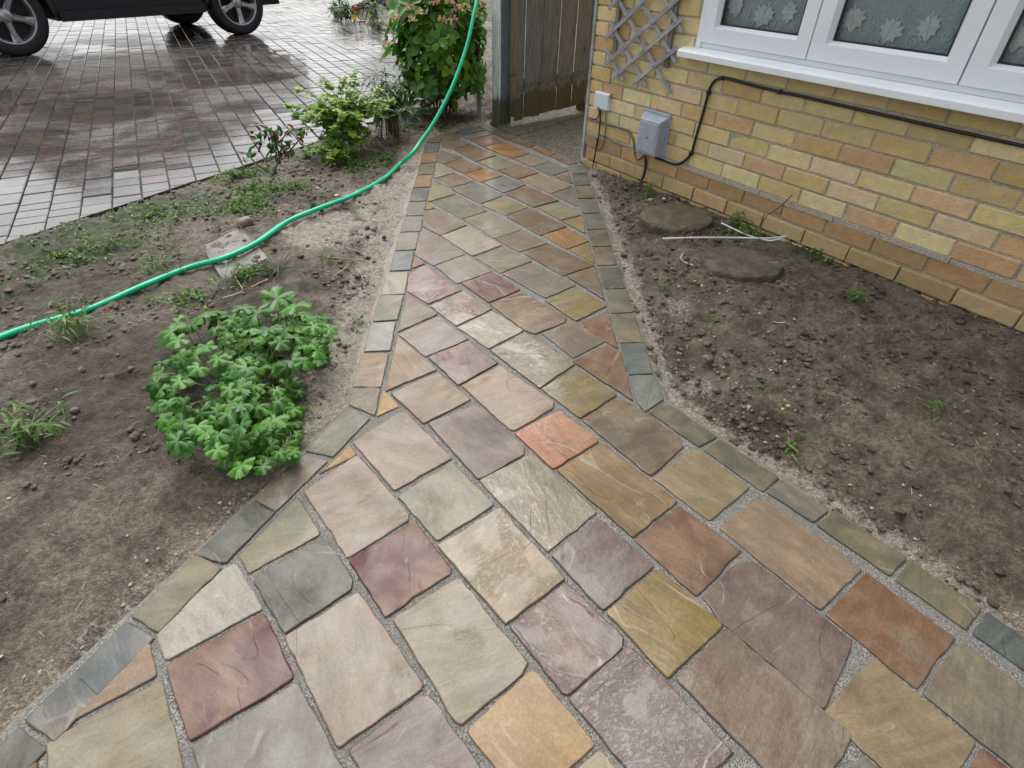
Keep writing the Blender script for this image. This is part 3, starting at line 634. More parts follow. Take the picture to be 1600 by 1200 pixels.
def bmesh_block(L, W, dx=0, dy=0, dz=0):
    l, w, e = L / 2 - .0028, W / 2 - .0028, .004
    return ([(-l, -w, -.03), (l, -w, -.03), (l, w, -.03), (-l, w, -.03), (-l, -w, -.004), (l, -w, -.004), (l, w, -.004), (-l, w, -.004), (-l + e, -w + e, 0), (l - e, -w + e, 0), (l - e, w - e, 0), (-l + e, w - e, 0)],
            [(0, 1, 5, 4), (1, 2, 6, 5), (2, 3, 7, 6), (3, 0, 4, 7), (4, 5, 9, 8), (5, 6, 10, 9), (6, 7, 11, 10), (7, 4, 8, 11), (8, 9, 10, 11)])
bmesh_cache = {}
SV = []; SF = []; SC = []; nblk = 0
blocks.sort(key=lambda b: (0 if cut[id(b)] and px_of(b[0])[0] > -60 else 1,) + score(b))
for i, (c, L, W_, rr) in enumerate(blocks):
    t1, t2, dz = dr.gauss(0, .006), dr.gauss(0, .006), dr.gauss(0, .0012)
    col = DCOL[int(rr * 6) % 6]; k = .8 + .5 * dr.random()
    if cut[id(blocks[i])] and nblk < 298:      # blocks sawn to the straight edge
        pl = clip([c + DU * (sx_ * (L / 2 - .003)) + DW * (sy_ * (W_ / 2 - .003)) for sx_, sy_ in ((-1, -1), (1, -1), (1, 1), (-1, 1))], e0 + EN * .004, EN)
        if len(pl) < 3 or abs(area2(pl)) < .0012: continue
        if area2(pl) < 0: pl.reverse()
        cc = sum(pl, Vector()) / len(pl); n_ = len(pl)
        me = mk('block', [(p.x - cc.x, p.y - cc.y, -.04) for p in pl] + [(p.x - cc.x, p.y - cc.y, -.003) for p in pl] + [((p.x - cc.x) * .95, (p.y - cc.y) * .95, 0) for p in pl], [(k_ * n_ + j_, k_ * n_ + (j_ + 1) % n_, (k_ + 1) * n_ + (j_ + 1) % n_, (k_ + 1) * n_ + j_) for k_ in (0, 1) for j_ in range(n_)] + [tuple(2 * n_ + j_ for j_ in range(n_))], M['paver'])
        o = link('block', me, drive, (cc.x, cc.y, .004 + dz)); o.color = (col[0] * k, col[1] * k, col[2] * k, 1); nblk += 1; continue
    if nblk < 298:
        nblk += 1; key = L
        if key not in bmesh_cache:
            m_ = mk('block', *bmesh_block(L, W_), M['paver']); bmesh_cache[key] = m_
        o = link('block', bmesh_cache[key], drive, (c.x, c.y, .004 + dz), (t1, t2, R(-60.5)))
        o.color = (col[0] * k, col[1] * k, col[2] * k, 1)
    else:
        vv, ff = bmesh_block(L, W_); n0 = len(SV)
        for x, y, z in vv:
            p = c + DU * x + DW * y; SV.append((p.x, p.y, .004 + dz + z - t2 * x + t1 * y))
        SF += [tuple(a + n0 for a in f) for f in ff]; SC += [(col[0] * k, col[1] * k, col[2] * k, 1)] * 12
me = mk('far_blocks', SV, SF, M['paver_far']); a_ = me.color_attributes.new('bc', 'FLOAT_COLOR', 'POINT'); a_.data.foreach_set('color', np.array(SC, 'f').ravel())
tag(link('far_blocks', me, drive), kind='stuff')
# ------------------------------------------------------------------ house: local x along the front wall, y into the house, z up
house = empty('brick_house', (HC.x, HC.y, 0), HA)
tag(house, 'yellow brick house wall with a white framed window on the right', 'house')
ZD = .189
def hw(x, y, o=0.0):
    """pixel -> (x, z) on the wall plane moved out by o"""
    r = ray(x, y); O = Vector((0, 0, CAMH)); n = -HN; P0 = HC + n * o
    k = (P0 - O).dot(n) / r.dot(n); X_ = O + r * k - HC
    return X_.dot(HD), X_.z
WX0, WX1, WZ0, WZ1 = .745, 2.60, .735, 1.86          # window opening
wall = MB()
wall.box((.012, .0012, -.3), (WX0, .10, 2.75)).box((WX1, .0012, -.3), (6.0, .10, 2.75)).box((WX0, .0012, -.3), (WX1, .10, WZ0)).box((WX0, .0012, WZ1), (WX1, .10, 2.75))
wall.box((.006, .012, -.3), (.0115, 5.0, 2.75))
wall_o = wall.build('wall', M['wallmortar'], house)
br = random.Random(11)
BCOL = [(198,176,112), (208,187,126), (196,168,102), (210,192,134), (194,160,96), (206,178,126), (204,168,116), (212,184,144), (190,166,102), (206,183,120), (198,158,104), (196,174,108), (206,190,124)]
bm_cache = {}
def brick_mesh(L, H=.0655, D=.09, rough=.0):
    key = (round(L, 3), round(H, 3), br.randrange(3))
    if key not in bm_cache:
        me = MB().box((0, 0, 0), (L, D, H)).mesh('brick', M['brick']); bevel(me, .0045, 2)
        r2 = random.Random(hash(key) & 0xffff)
        for v in me.vertices:
            v.co += Vector((r2.gauss(0, .0009), r2.gauss(0, .0006), r2.gauss(0, .0009)))
        bm_cache[key] = me
    return bm_cache[key]
BK = 1.1
far = MB(); nb_ = 0
def put_brick(x0, x1, z, proud=0.0, cols=None, H=.0655):
    global nb_
    L = x1 - x0
    if L < .03: return
    if x0 < 2.75 and z < 1.12 and nb_ < 298:
        o = link('brick', brick_mesh(L, H), wall_o, (x0, -.003 - proud + br.gauss(0, .0012), z), (br.gauss(0, .004), 0, br.gauss(0, .004)))
        c = lin(br.choice(cols or BCOL)); gm_ = sum(c) / 3; c = tuple(q * .80 + gm_ * .20 for q in c); k = BK * br.uniform(.90, 1.10); o.color = (c[0] * k, c[1] * k, c[2] * k, 1); nb_ += 1
    else: far.box((x0, -.003 - proud, z), (x1, .09, z + H))
for k in range(1, 35):
    z = ZD + (k - 1) * .075 + .004; zt = z + .0655
    js = [0.0]
    x = .057 + .225 if k % 2 == 0 else .1695
    if k % 2 == 0: js.append(.107)
    while x < 6: js.append(x); x += .225
    for a, b in zip(js[:-1], js[1:]):
        a2, b2 = a + (.005 if a > 0 else -.003), b - .005
        if zt > WZ0 - .002 and z < WZ1 + .03 and b2 > WX0 and a2 < WX1:      # cut round the window
            if z < WZ0 - .02 and False: pass
            if a2 < WX0 - .03: put_brick(a2, WX0 - .004, z)
            elif b2 > WX1 + .03: put_brick(WX1 + .004, b2, z)
        else: put_brick(a2, b2, z)
# damp course and plinth
PCOL = [(172,136,84), (166,132,86), (178,142,90), (160,128,82)]
PCOL2 = [(178,152,98), (170,142,88), (184,156,104)]
dpc = MB(); x = 0.0
while x < 3.2:
    L = br.uniform(.12, .4); dpc.box((x, -.003 - br.uniform(0, .006), ZD - .019), (x + L - .003, .02, ZD + .003)); x += L
me = dpc.mesh('damp_course', M['wallmortar']); link('damp_course', me, wall_o)
for row, (z, pr, cols, off) in enumerate(((ZD - .019 - .066, .003, PCOL, .11), (ZD - .019 - .142, .014, PCOL2, .03), (ZD - .019 - .218, .014, PCOL2, .14))):
    x = off; js = [0.0]
    while x < 3.3: js.append(x); x += .225
    for a, b in zip(js[:-1], js[1:]): put_brick(a + .004 if a else -.003, b - .004, z, pr, cols)
# side wall along the alley (headers and stretchers)
for k in range(-3, 35):
    z = ZD + (k - 1) * .075 + .004; y = .105 if k % 2 else .22
    while y < 4.9: far.box((-.004, y, z), (.09, y + .215, z + .0655)); y += .225
far_me = far.mesh('upper_bricks', M['brick']); fo = link('upper_bricks', far_me, wall_o); tag(fo, kind='stuff'); c = lin((198, 166, 106)); fo.color = (c[0] * BK, c[1] * BK, c[2] * BK, 1)
MB().box((-.024, -.010, -.05), (-.0045, .02, 2.72)).build('corner_strip', m_simple('corner_strip', (.36, .37, .34), .7, var=.3, scale=12), house)
# eaves so the wall ends in a roof edge
MB().box((-.35, -.38, 2.75), (6.2, .3, 2.9)).build('eaves', M['upvc'], house)
MB().add([(-.4, -.42, 2.92), (6.2, -.42, 2.92), (6.2, 3.5, 4.9), (-.4, 3.5, 4.9), (-.4, -.42, 2.99), (6.2, -.42, 2.99), (6.2, 3.5, 4.97), (-.4, 3.5, 4.97)],
         [(0, 1, 2, 3), (4, 7, 6, 5), (0, 4, 5, 1), (1, 5, 6, 2), (2, 6, 7, 3), (3, 7, 4, 0)]).build('roof', m_simple('roof_tile', (.12, .07, .05), .8, .01, .3, 8), house)
# ---- window
win = empty('window', (0, 0, 0), 0, house)
FR = []      # frame pieces
def framebox(a, b, par, nm='frame', bev=.006, mat='upvc'):
    me = MB().box(a, b).mesh(nm, M[mat]); bevel(me, bev, 2)
    return link(nm, me, par)
sill = MB().add([(.69, .03, .700), (.69, -.068, .700), (.69, -.068, .726), (.69, -.055, .735), (.69, .03, .748)] + [(2.68, y, z) for y, z in ((.03, .700), (-.068, .700), (-.068, .726), (-.055, .735), (.03, .748))],
                [(4, 3, 2, 1, 0), (5, 6, 7, 8, 9), (0, 1, 6, 5), (1, 2, 7, 6), (2, 3, 8, 7), (3, 4, 9, 8), (4, 0, 5, 9)]).mesh('sill', M['upvc']); bevel(sill, .0025, 2)
link('sill', sill, win)
framebox((.742, -.004, .744), (.772, .07, 1.862), win, 'outer_frame'); framebox((.7725, .004, .744), (2.58, .07, .768), win, 'outer_frame')
framebox((2.575, -.004, .744), (2.605, .07, 1.862), win, 'outer_frame'); framebox((.7725, -.004, 1.83), (2.5745, .07, 1.862), win, 'outer_frame')
def casement(x0, x1, z0, z1):
    cas = link('casement', None, win)
    t = .062; y0 = -.010
    def bar(a, bl, _):    # mitred bar with a chamfer towards the glass
        (xa, za), (xb, zb), (xc, zc), (xd, zd) = a
        V_ = []
        for (x, z), y in zip(a, (y0, y0, .012, .012)): V_.append((x, y, z))
        m = MB().add([(xa, y0, za), (xb, y0, zb), (xc, y0, zc), (xd, y0, zd), (bl[0][0], .016, bl[0][1]), (bl[1][0], .016, bl[1][1]), (xa, .05, za), (xb, .05, zb)],
                     [(0, 1, 2, 3), (3, 2, 5, 4), (0, 6, 7, 1)]).mesh('frame', M['upvc'])
        bm = bmesh.new(); bm.from_mesh(m); bmesh.ops.recalc_face_normals(bm, faces=bm.faces); bm.to_mesh(m); bm.free()
        link('frame', m, cas)
    c0 = .014
    bar([(x0, z0), (x1, z0), (x1 - t, z0 + t), (x0 + t, z0 + t)], [(x0 + t + c0, z0 + t + c0), (x1 - t - c0, z0 + t + c0)], 0)
    bar([(x0, z1), (x0, z0), (x0 + t, z0 + t), (x0 + t, z1 - t)], [(x0 + t + c0, z1 - t - c0), (x0 + t + c0, z0 + t + c0)], 0)
    bar([(x1, z0), (x1, z1), (x1 - t, z1 - t), (x1 - t, z0 + t)], [(x1 - t - c0, z0 + t + c0), (x1 - t - c0, z1 - t - c0)], 0)
    bar([(x1, z1), (x0, z1), (x0 + t, z1 - t), (x1 - t, z1 - t)], [(x1 - t - c0, z1 - t - c0), (x0 + t + c0, z1 - t - c0)], 0)
    gx0, gx1, gz0, gz1 = x0 + t + c0, x1 - t - c0, z0 + t + c0, z1 - t - c0; w = .007
    m = MB()
    for a, b in (((gx0 - w, .0155, gz0 - w), (gx1 + w, .024, gz0 + w * .9)), ((gx0 - w, .0155, gz1 - w), (gx1 + w, .024, gz1 + w)), ((gx0 - w, .0158, gz0 + w), (gx0 + w, .024, gz1 - w)), ((gx1 - w, .0158, gz0 + w), (gx1 + w, .024, gz1 - w))): m.box(a, b)
    m.build('gasket', M['gasket'], cas)
    MB().add([(gx0, .022, gz0), (gx1, .022, gz0), (gx1, .022, gz1), (gx0, .022, gz1)], [(0, 1, 2, 3)]).build('pane', M['glass'], cas)
casement(.775, 1.345, .770, 1.828); casement(1.352, 1.952, .770, 1.828); casement(1.959, 2.572, .770, 1.828)
# room and net curtain behind the glass
rm = MB().add([(.75, .10, .72), (2.6, .10, .72), (2.6, .9, .72), (.75, .9, .72), (.75, .10, 1.9), (2.6, .10, 1.9), (2.6, .9, 1.9), (.75, .9, 1.9)], [(0, 1, 2, 3), (4, 7, 6, 5), (2, 6, 7, 3), (0, 3, 7, 4), (1, 5, 6, 2)])
rm.build('room', M['room'], house)
cur = empty('net_curtain', (HC.x, HC.y, 0), HA); tag(cur, 'grey net curtain with white lace leaves and scrolls behind the window', 'curtain')
V_ = []; F_ = []; N_ = 260
fold = lambda x: .062 + .011 * math.sin(x * 30) + .004 * math.sin(x * 71 + 1)
for i in range(N_ + 1):
    x = .77 + 1.8 * i / N_; V_ += [(x, fold(x), .78), (x, fold(x), 1.84)]
for i in range(N_): F_.append((2 * i, 2 * i + 2, 2 * i + 3, 2 * i + 1))
link('net', mk('net', V_, F_, M['net'], True), cur)
def lace_leaf(cx, cz, s, rot):
    pr = [(0, -.5), (.10, -.42), (.16, -.30), (.34, -.30), (.30, -.14), (.48, -.02), (.34, .08), (.40, .26), (.22, .22), (.16, .40), (.06, .30), (0, .55)]
    pr = pr + [(-a, b) for a, b in reversed(pr[1:-1])]
    V = [(0, 0)] + pr; V3 = []
    for a, b in V:
        x = cx + s * (a * math.cos(rot) - b * math.sin(rot)); z = cz + s * (a * math.sin(rot) + b * math.cos(rot)); V3.append((x, fold(x) - .010, z))
    n = len(pr); link('lace_leaf', mk('lace_leaf', V3, [(0, 1 + i, 1 + (i + 1) % n) for i in range(n)], M['lace']), cur)
    link('lace_vein', MB().tube([(cx - s * .45 * math.sin(-rot), fold(cx) - .0125, cz - s * .45 * math.cos(rot)), (cx + s * .4 * math.sin(-rot), fold(cx) - .0125, cz + s * .4 * math.cos(rot))], .0009, 4).mesh('lace_vein', M['net']), cur)
def lace_scroll(cx, cz, s, d, turns=1.6, ph=0):
    pts = []
    for i in range(26):
        a = ph + d * i / 25 * turns * 2 * math.pi; r = s * (1 - .78 * i / 25); x = cx + r * math.cos(a); pts.append((x, fold(x) - .006, cz + r * math.sin(a)))
    link('lace_scroll', MB().tube(pts, .0022, 4).mesh('lace_scroll', M['lace']), cur)
for k in range(6):
    for j in range(4):
        ox, oz = .0 + k * .29 + (j % 2) * .11, j * .22
        lace_leaf(.885 + ox, .925 + oz, .095, .15); lace_leaf(1.05 + ox, .902 + oz, .10, -.25)
        lace_scroll(1.03 + ox, .857 + oz, .036, -1, 1.5, 2.2); lace_scroll(.962 + ox, .902 + oz, .020, -1, 1.3, 1.6); lace_scroll(.845 + ox, .868 + oz, .030, 1, 1.3, .4)

# ------------------------------------------------------------------ things fixed to the wall (house-local coordinates)
def fixed(name, label, cat, x=0, z=0): o = empty(name, HC + HD * x + Vector((0, 0, z)), HA); return tag(o, label, cat)
# trellis
tre = fixed('trellis', 'weathered grey diamond trellis fixed to the brick wall left of the window', 'trellis')
def slat(p, q, y, w, th, mat, nm):
    p = Vector((p[0], 0, p[1])); q = Vector((q[0], 0, q[1])); L = (q - p).length; a = math.atan2(q.z - p.z, q.x - p.x)
    me = MB().box((-w / 2, -th / 2, 0), (w / 2, th / 2, L)).mesh(nm, mat); bevel(me, .0012)
    o = link(nm, me, tre, (p.x, y, p.z), (0, math.pi / 2 - a, 0)); return o
def clipx(x0, z0, sl, lo=.123, hi=.660, zmin=.522, zmax=1.62):
    xs = [lo, hi]; P_ = []
    a = lo + random.uniform(-.006, .006); b = hi + random.uniform(-.006, .006)
    za, zb = z0 + (a - x0) * sl, z0 + (b - x0) * sl
    pts = [(a, za), (b, zb)]
    if sl > 0:
        if za < zmin: pts[0] = (x0 + (zmin - z0) / sl, zmin)
        if zb > zmax: pts[1] = (x0 + (zmax - z0) / sl, zmax)
    else:
        if za > zmax: pts[0] = (x0 + (zmax - z0) / sl, zmax)
        if zb < zmin: pts[1] = (x0 + (zmin - z0) / sl, zmin)
    return pts
ZUP = [.337, .462, .577, .724, .862] + [.862 + .138 * i for i in range(1, 6)]
for k in range(-2, 8):
    z0 = ZUP[k + 2]
    if z0 + .537 * .748 < .56 or z0 > 1.55: continue
    a, b = clipx(.128, z0, .748)
    s_ = slat(a, b, -.034, .0215, .007, M['trel'], 'slat')
for k in range(0, 11):
    z0 = .660 + .1435 * k
    if z0 - .537 * .80 > 1.55: continue
    a, b = clipx(.123, z0, -.80); slat(a, b, -.0265, .0215, .007, M['trel'], 'slat')
slat((.184, .655), (.178, 1.6), -.016, .028, .012, M['trel2'], 'upright'); slat((.585, .630), (.585, 1.6), -.016, .028, .012, M['trel2'], 'upright')
nl = MB()
for k in range(-2, 8):
    for j in range(0, 11):      # nail heads at crossings
        x = ((.660 + .1435 * j + .123 * .80) - (ZUP[k + 2] - .128 * .748)) / (.748 + .80); z = ZUP[k + 2] + (x - .128) * .748
        if .14 < x < .65 and .53 < z < 1.6: nl.tube([(x, -.0376, z), (x, -.0392, z)], .0025, 6)
tag(nl.build('nail_heads', M['rust'], tre), kind='stuff')
for a in ((.445, .525), (.20, .425)):
    hk = tag(MB().tube([(0, 0, .012), (0, -.014, .010), (0, -.018, -.004), (.012, -.02, -.006), (.022, -.02, -.004)], .0022, 6).build('wall_hook', M['rust'], None, HC + HD * a[0] - HN * .003 + Vector((0, 0, a[1])), (0, 0, HA)),
         'small rusty hook in the bricks below the trellis' if a[1] > .5 else 'small rusty hook in the bricks beside the pale junction box', 'hook')
# meter box
mtr = fixed('meter_box', 'grey tapered plastic meter box low on the brick wall', 'meter box')
def prism_box(bk, frn, y0, y1, nm, mat, par, bev=.004):
    (a0, b0, a1, b1), (c0, d0, c1, d1) = bk, frn
    me = MB().add([(a0, y0, b0), (a1, y0, b0), (a1, y0, b1), (a0, y0, b1), (c0, y1, d0), (c1, y1, d0), (c1, y1, d1), (c0, y1, d1)], [(0, 1, 2, 3), (4, 7, 6, 5), (0, 4, 5, 1), (1, 5, 6, 2), (2, 6, 7, 3), (3, 7, 4, 0)]).mesh(nm, mat)
    bm = bmesh.new(); bm.from_mesh(me); bmesh.ops.recalc_face_normals(bm, faces=bm.faces); bm.to_mesh(me); bm.free(); bevel(me, bev, 2); return link(nm, me, par)
prism_box((.478, .182, .680, .416), (.481, .185, .677, .413), -.002, -.016, 'back_plate', M['box'], mtr)
prism_box((.486, .190, .668, .400), (.512, .199, .660, .376), -.014, -.072, 'cover', M['box'], mtr, .005)
prism_box((.521, .210, .651, .366), (.522, .211, .650, .365), -.071, -.0745, 'lid_panel', M['box'], mtr, .0015)
MB().tube([(.588, -.0740, .288), (.588, -.0775, .288)], .0045, 10).build('lock', M['alloy'], mtr)
MB().tube([(.588, -.0774, .288), (.588, -.0780, .288)], .0025, 8).build('keyhole', M['gasket'], mtr)
# junction box
jb = fixed('junction_box', 'small pale grey junction box near the corner of the house', 'junction box')
prism_box((.068, .340, .196, .434), (.071, .343, .193, .431), -.002, -.030, 'cover', M['jbox'], jb, .006)
MB().tube([(.118, -.020, .3405), (.118, -.029, .355)], .006, 8).build('cable_entry', M['rust'], jb)
# cables
def cable(name, label, px, rad, mat, zo=(232,), reg=(900, 130, 8.0), off=None, extra=()):
    off = off if off is not None else rad + .004
    pts = []
    for p in px:
        x, z = hw(reg[0] + p[0] / reg[2], reg[1] + p[1] / reg[2], off); pts.append(Vector((x, -off, z)))
    for e in extra: pts.insert(0, Vector(e))
    pts = smooth_pts(pts, 6)
    o = MB().tube(pts, rad, 8).build(name, mat, None, HC, (0, 0, HA), smooth=True)
    o.rotation_euler = (0, 0, HA); return tag(o, label, 'cable', 'cables on the brick wall')
MM = lambda p: ((p[0] - 0) * 1 + 1280, p[1] - 160)     # region-4 coords -> region-3 coords
up = [(1520, 320), (1270, 270), (850, 165), (600, 97), (540, 95), (460, 125), (405, 200), (375, 280), (330, 450), (270, 660), (200, 900), (165, 1030)]
up = [(1280 + a, b - 160) for a, b in up] + [(1380, 950), (1290, 1008), (1200, 1005), (1090, 968), (990, 935)]
x0c, z0c = hw(1250, 150, .010)
cable('wall_cable', 'thick black cable looping from the meter box up under the window sill', up, .0066, M['cable'], extra=[(x0c + .45, -.011, z0c - .004), (x0c + .9, -.011, z0c - .006), (x0c + 1.5, -.011, z0c - .006)])
cable('wall_cable', 'grey-black cable running from the house corner down behind the meter box', [(150, 440), (200, 465), (300, 490), (470, 535), (600, 570), (665, 610), (710, 690), (730, 820), (738, 915), (775, 955), (850, 905)], .0055, M['cable_g'])
cable('wall_cable', 'thin black cable dropping straight from the junction box to the soil', [(312, 345), (300, 500), (280, 680), (245, 850), (205, 1075)], .0045, M['cable'], off=.016)
cable('wall_cable', 'thin grey cable hooking below the junction box back to the corner', [(372, 350), (368, 560), (345, 740), (300, 830), (250, 842), (140, 793)], .003, M['cable_g'], off=.012)
cable('wall_cable', 'short brown wire curling from the junction box notch to the corner', [(287, 310), (284, 390), (250, 445), (165, 440)], .0035, M['rust'], off=.008)
cable('wall_cable', 'thin dark cable lying along the damp course under the junction box', [(290, 640), (380, 685), (500, 742), (640, 795), (745, 815)], .0032, M['cable_g'])
cable('wall_cable', 'black cable going from the meter box down into the soil', [(862, 905), (868, 990), (865, 1080), (845, 1150), (820, 1230)], .007, M['cable'], off=.02)
# wall clips on the big cable
CL_ = ['black clip at the bend of the thick cable below the sill', 'black clip on the level run of the thick cable under the sill', 'black clip near the top of the upright thick cable', 'black clip at the foot of the upright thick cable']
for p in ((1280 + 550, 95 - 160), (1280 + 1270, 270 - 160), (1280 + 378, 280 - 160), (1280 + 160, 1040 - 160)):
    x, z = hw(900 + p[0] / 8, 130 + p[1] / 8, .010)
    tag(prism_box((-.0085, -.009, .0085, .009), (-.008, -.0085, .008, .0085), -.001, -.020, 'cable_clip', M['cable'], None, .002), CL_.pop(0), 'clip', 'clips on the thick cable')
    o = COL.objects[-1]; o.location = HC + HD * x + Vector((0, 0, z)); o.rotation_euler = (0, 0, HA)

# ------------------------------------------------------------------ gate post, gate, fence
PB = Vector((-.185, 4.83, 0))          # front corner of the post
post = empty('gate_post', PB, HA); tag(post, 'tall weathered post with a green-stained foot beside the open gate', 'post')
me = MB().box((0, 0, -.1), (.055, .095, 1.95)).mesh('front_board', M['post']); bevel(me, .003, 2)
def pbox(a, b, nm, par, mat='post', bev=.002):
    m_ = MB().box(a, b).mesh(nm, M[mat]); bevel(m_, bev, 1); return link(nm, m_, par)
pbox((-.05, 0, -.1), (.05, .10, 1.95), 'post', post)
pbox((.0515, .012, -.1), (.071, .098, 1.93), 'batten', post, 'wood')
pbox((-.112, .045, .60), (-.068, .066, 1.9), 'fence_board', post, 'trel2'); pbox((-.108, .069, -.05), (-.062, .088, 1.85), 'fence_board', post, 'trel2')
pbox((-.075, .03, .25), (-.0515, .06, .36), 'rail_end', post, 'trel2')
pbox((-.066, .028, .50), (-.0515, .05, 1.8), 'rail_end', post, 'edgewood')
GH = Vector((-.034, 4.752, 0)); GA = R(41.5)
gate = empty('wooden_gate', GH, GA); tag(gate, 'grey close-boarded wooden gate standing open into the alley', 'gate')
gx = 0.0; gr = random.Random(2)
for i in range(12):
    w = gr.uniform(.083, .094); m_ = MB().add([(0, 0, 0), (w, .004, 0), (w, .016, 0), (0, .010, 0), (0, 0, 1.78), (w, .004, 1.78), (w, .016, 1.78), (0, .010, 1.78)],
        [(0, 3, 2, 1), (4, 5, 6, 7), (0, 1, 5, 4), (1, 2, 6, 5), (2, 3, 7, 6), (3, 0, 4, 7)]).mesh('board', M['wood']); bevel(m_, .002, 1)
    b_ = link('board', m_, gate, (gx, -.004 * (i % 2) + gr.gauss(0, .0015), .030 + gr.uniform(-.006, .006) + .004 * i), (0, gr.gauss(0, .002), gr.gauss(0, .01)))
    k_ = MB()
    for z in (.22, .245, .90, .925):
        for xx in (.25, .7): k_.tube([(w * xx, .001, z + gr.uniform(-.02, .02)), (w * xx, -.0028, z)], .003, 6)
    tag(k_.build('nails', M['gasket'], b_), kind='stuff')
    gx += w - .001
for z in (.22, .90, 1.55): pbox((.02, .018, z), (gx - .03, .060, z + .09), 'rail', gate, 'wood')
pbox((-.012, -.002, .055), (-.0015, .05, 1.8), 'edge_strip', gate, 'edgewood')
for z in (.35, 1.4): MB().tube([(-.055, -.001, z), (-.02, -.004, z), (.0, -.005, z)], .004, 6).build('hinge', M['rust'], gate)
# fence along the far side of the alley
fen = empty('alley_fence', PB + Vector((-.06, .10, 0)), R(97)); tag(fen, 'dark close-boarded fence behind the open gate', 'fence')
for i in range(30):
    pbox((i * .1, .06, -.05), (i * .1 + .106, .075 + .004 * (i % 2), 1.8), 'board', fen, 'trel2', .001)
# wedge under the gate
wb = empty('wedge_block', at(915, 170), GA); tag(wb, 'brown wooden block wedged at the far foot of the gate', 'block')
me = MB().box((-.07, -.045, 0), (.14, .055, .085)).mesh('block', m_simple('brown_wood', (.15, .075, .03), .6, var=.4, scale=20)); bevel(me, .004, 1); link('block', me, wb)
me = MB().box((-.068, -.043, .086), (.138, .053, .094)).mesh('cap', m_simple('worn_wood', (.30, .20, .12), .6, var=.4, scale=20)); bevel(me, .002, 1); link('cap', me, wb)
# ------------------------------------------------------------------ hose, draped from the ground up over the gate post
hp = [on_soil(*p, .02) for p in [(230, 452), (300, 424)]] + [at(350, 403, .040), at(400, 380, .040)] + [on_soil(*p, .022) for p in [ (450, 353.5), (500, 332), (550, 312.5), (600, 285), (625, 262)]]
for (x, y), dpt in zip([(643, 241), (657, 222), (672, 201), (690, 170), (706, 137), (720, 101), (731, 66), (739, 30), (745, 0), (750, -40), (757, -85)], [3.56, 3.60, 3.62, 3.62, 3.62, 3.62, 3.62, 3.62, 3.63, 3.66, 3.72]): hp.append(at_d(x, y, dpt))
top = PB + HD * .0 + HN * .05 + Vector((0, 0, 1.975))
hp += [hp[-1] * .55 + top * .45 + Vector((-.02, -.03, .06)), top + Vector((-.03, -.05, -.03)), top + Vector((0, .0, .012)), top + Vector((.06, .06, -.06)), top + Vector((.09, .09, -.4))]
hp = [on_soil(-300, 660, .012), on_soil(-120, 590, .012), on_soil(20, 525, .012), on_soil(140, 488, .012)] + hp
hs_ = MB().tube(smooth_pts(hp, 8), .0118, 12).build('garden_hose', M['hose'], smooth=True)
tag(hs_, 'bright green garden hose curving over the left bed and up past the bush', 'hose')

# ------------------------------------------------------------------ leaf shapes (base at origin, tip along +y, face up +z)
def leaf_ovate(L=1.0, W=.62, n=6, droop=.25, fold=.12, wav=.0, pw=.8):
    V = []; F = []
    for i in range(n + 1):
        t = i / n; w = W / 2 * math.sin(math.pi * min(1, t ** pw * .97 + .015)) ** .9; z = -droop * t * t * L
        y = L * (t - .1 * droop * t * t)
        V += [(-w, y, z + fold * w + wav * math.sin(i * 2.3)), (-w * .5, y, z + fold * .3 * w), (0, y, z - .01), (w * .5, y, z + fold * .3 * w), (w, y, z + fold * w - wav * math.sin(i * 1.7))]
    for i in range(n):
        for k in range(4): F.append((i * 5 + k, i * 5 + k + 1, i * 5 + 6 + k, i * 5 + 5 + k))
    return V, F
def leaf_palmate(r=.5, lobes=5, seed=0, droop=.15, deep=.45, teeth=.08):
    rr = random.Random(seed); V = [(0, 0, 0)]; F = []; N = lobes * 10; outer = []; span = R(310)
    for i in range(N + 1):
        t = i / N; a = R(90) - span / 2 + span * t; ph = (t * lobes) % 1.0; k = t * lobes - int(t * lobes)
        lob = abs(math.sin(math.pi * t * lobes)); size = .78 + .22 * math.cos((t - .5) * 2.2)
        rad = r * size * ((1 - deep) + deep * lob ** .6) * (1 + teeth * (1 if i % 2 else -1)) * rr.uniform(.95, 1.05)
        V.append((rad * .5 * math.cos(a), rad * .5 * math.sin(a), .05 * r * (lob - .5) + .03 * r))
        V.append((rad * math.cos(a), rad * math.sin(a), -droop * r + .16 * r * (lob - .6) + rr.gauss(0, .02 * r)))
    for i in range(N):
        a, b = 1 + 2 * i, 3 + 2 * i; F += [(0, a, b), (a, a + 1, b + 1, b)]
    return V, F
def leaf_narrow(L=1.0, W=.16, n=5, droop=.5):
    return leaf_ovate(L, W, n, droop, .25)
LM = {}
def leafmesh(key, vf, mat):
    if key not in LM: LM[key] = mk(key, vf[0], vf[1], mat, True)
    return LM[key]
def basis(d, n):
    """rotation taking +y to d and +z as near as possible to n"""
    y = Vector(d).normalized(); x = y.cross(Vector(n)); x = x.normalized() if x.length > 1e-4 else y.cross(Vector((1, 0, 0))).normalized(); z = x.cross(y)
    return Matrix(((x.x, y.x, z.x), (x.y, y.y, z.y), (x.z, y.z, z.z)))
class Join:
    def __init__(s): s.V = []; s.F = []; s.A = []
    def add(s, vf, pos, rot, sc_):
        n = len(s.V); a = random.random()
        for v in vf[0]: s.V.append(tuple(rot @ (Vector(v) * sc_) + pos))
        s.F += [tuple(i + n for i in f) for f in vf[1]]; s.A += [a] * len(vf[0])
    def build(s, name, mat, parent=None, kind=None):
        me = mk(name, s.V, s.F, mat, True); at_ = me.attributes.new('lv', 'FLOAT', 'POINT'); at_.data.foreach_set('value', s.A)
        o = link(name, me, parent)
        return tag(o, kind=kind) if kind else o
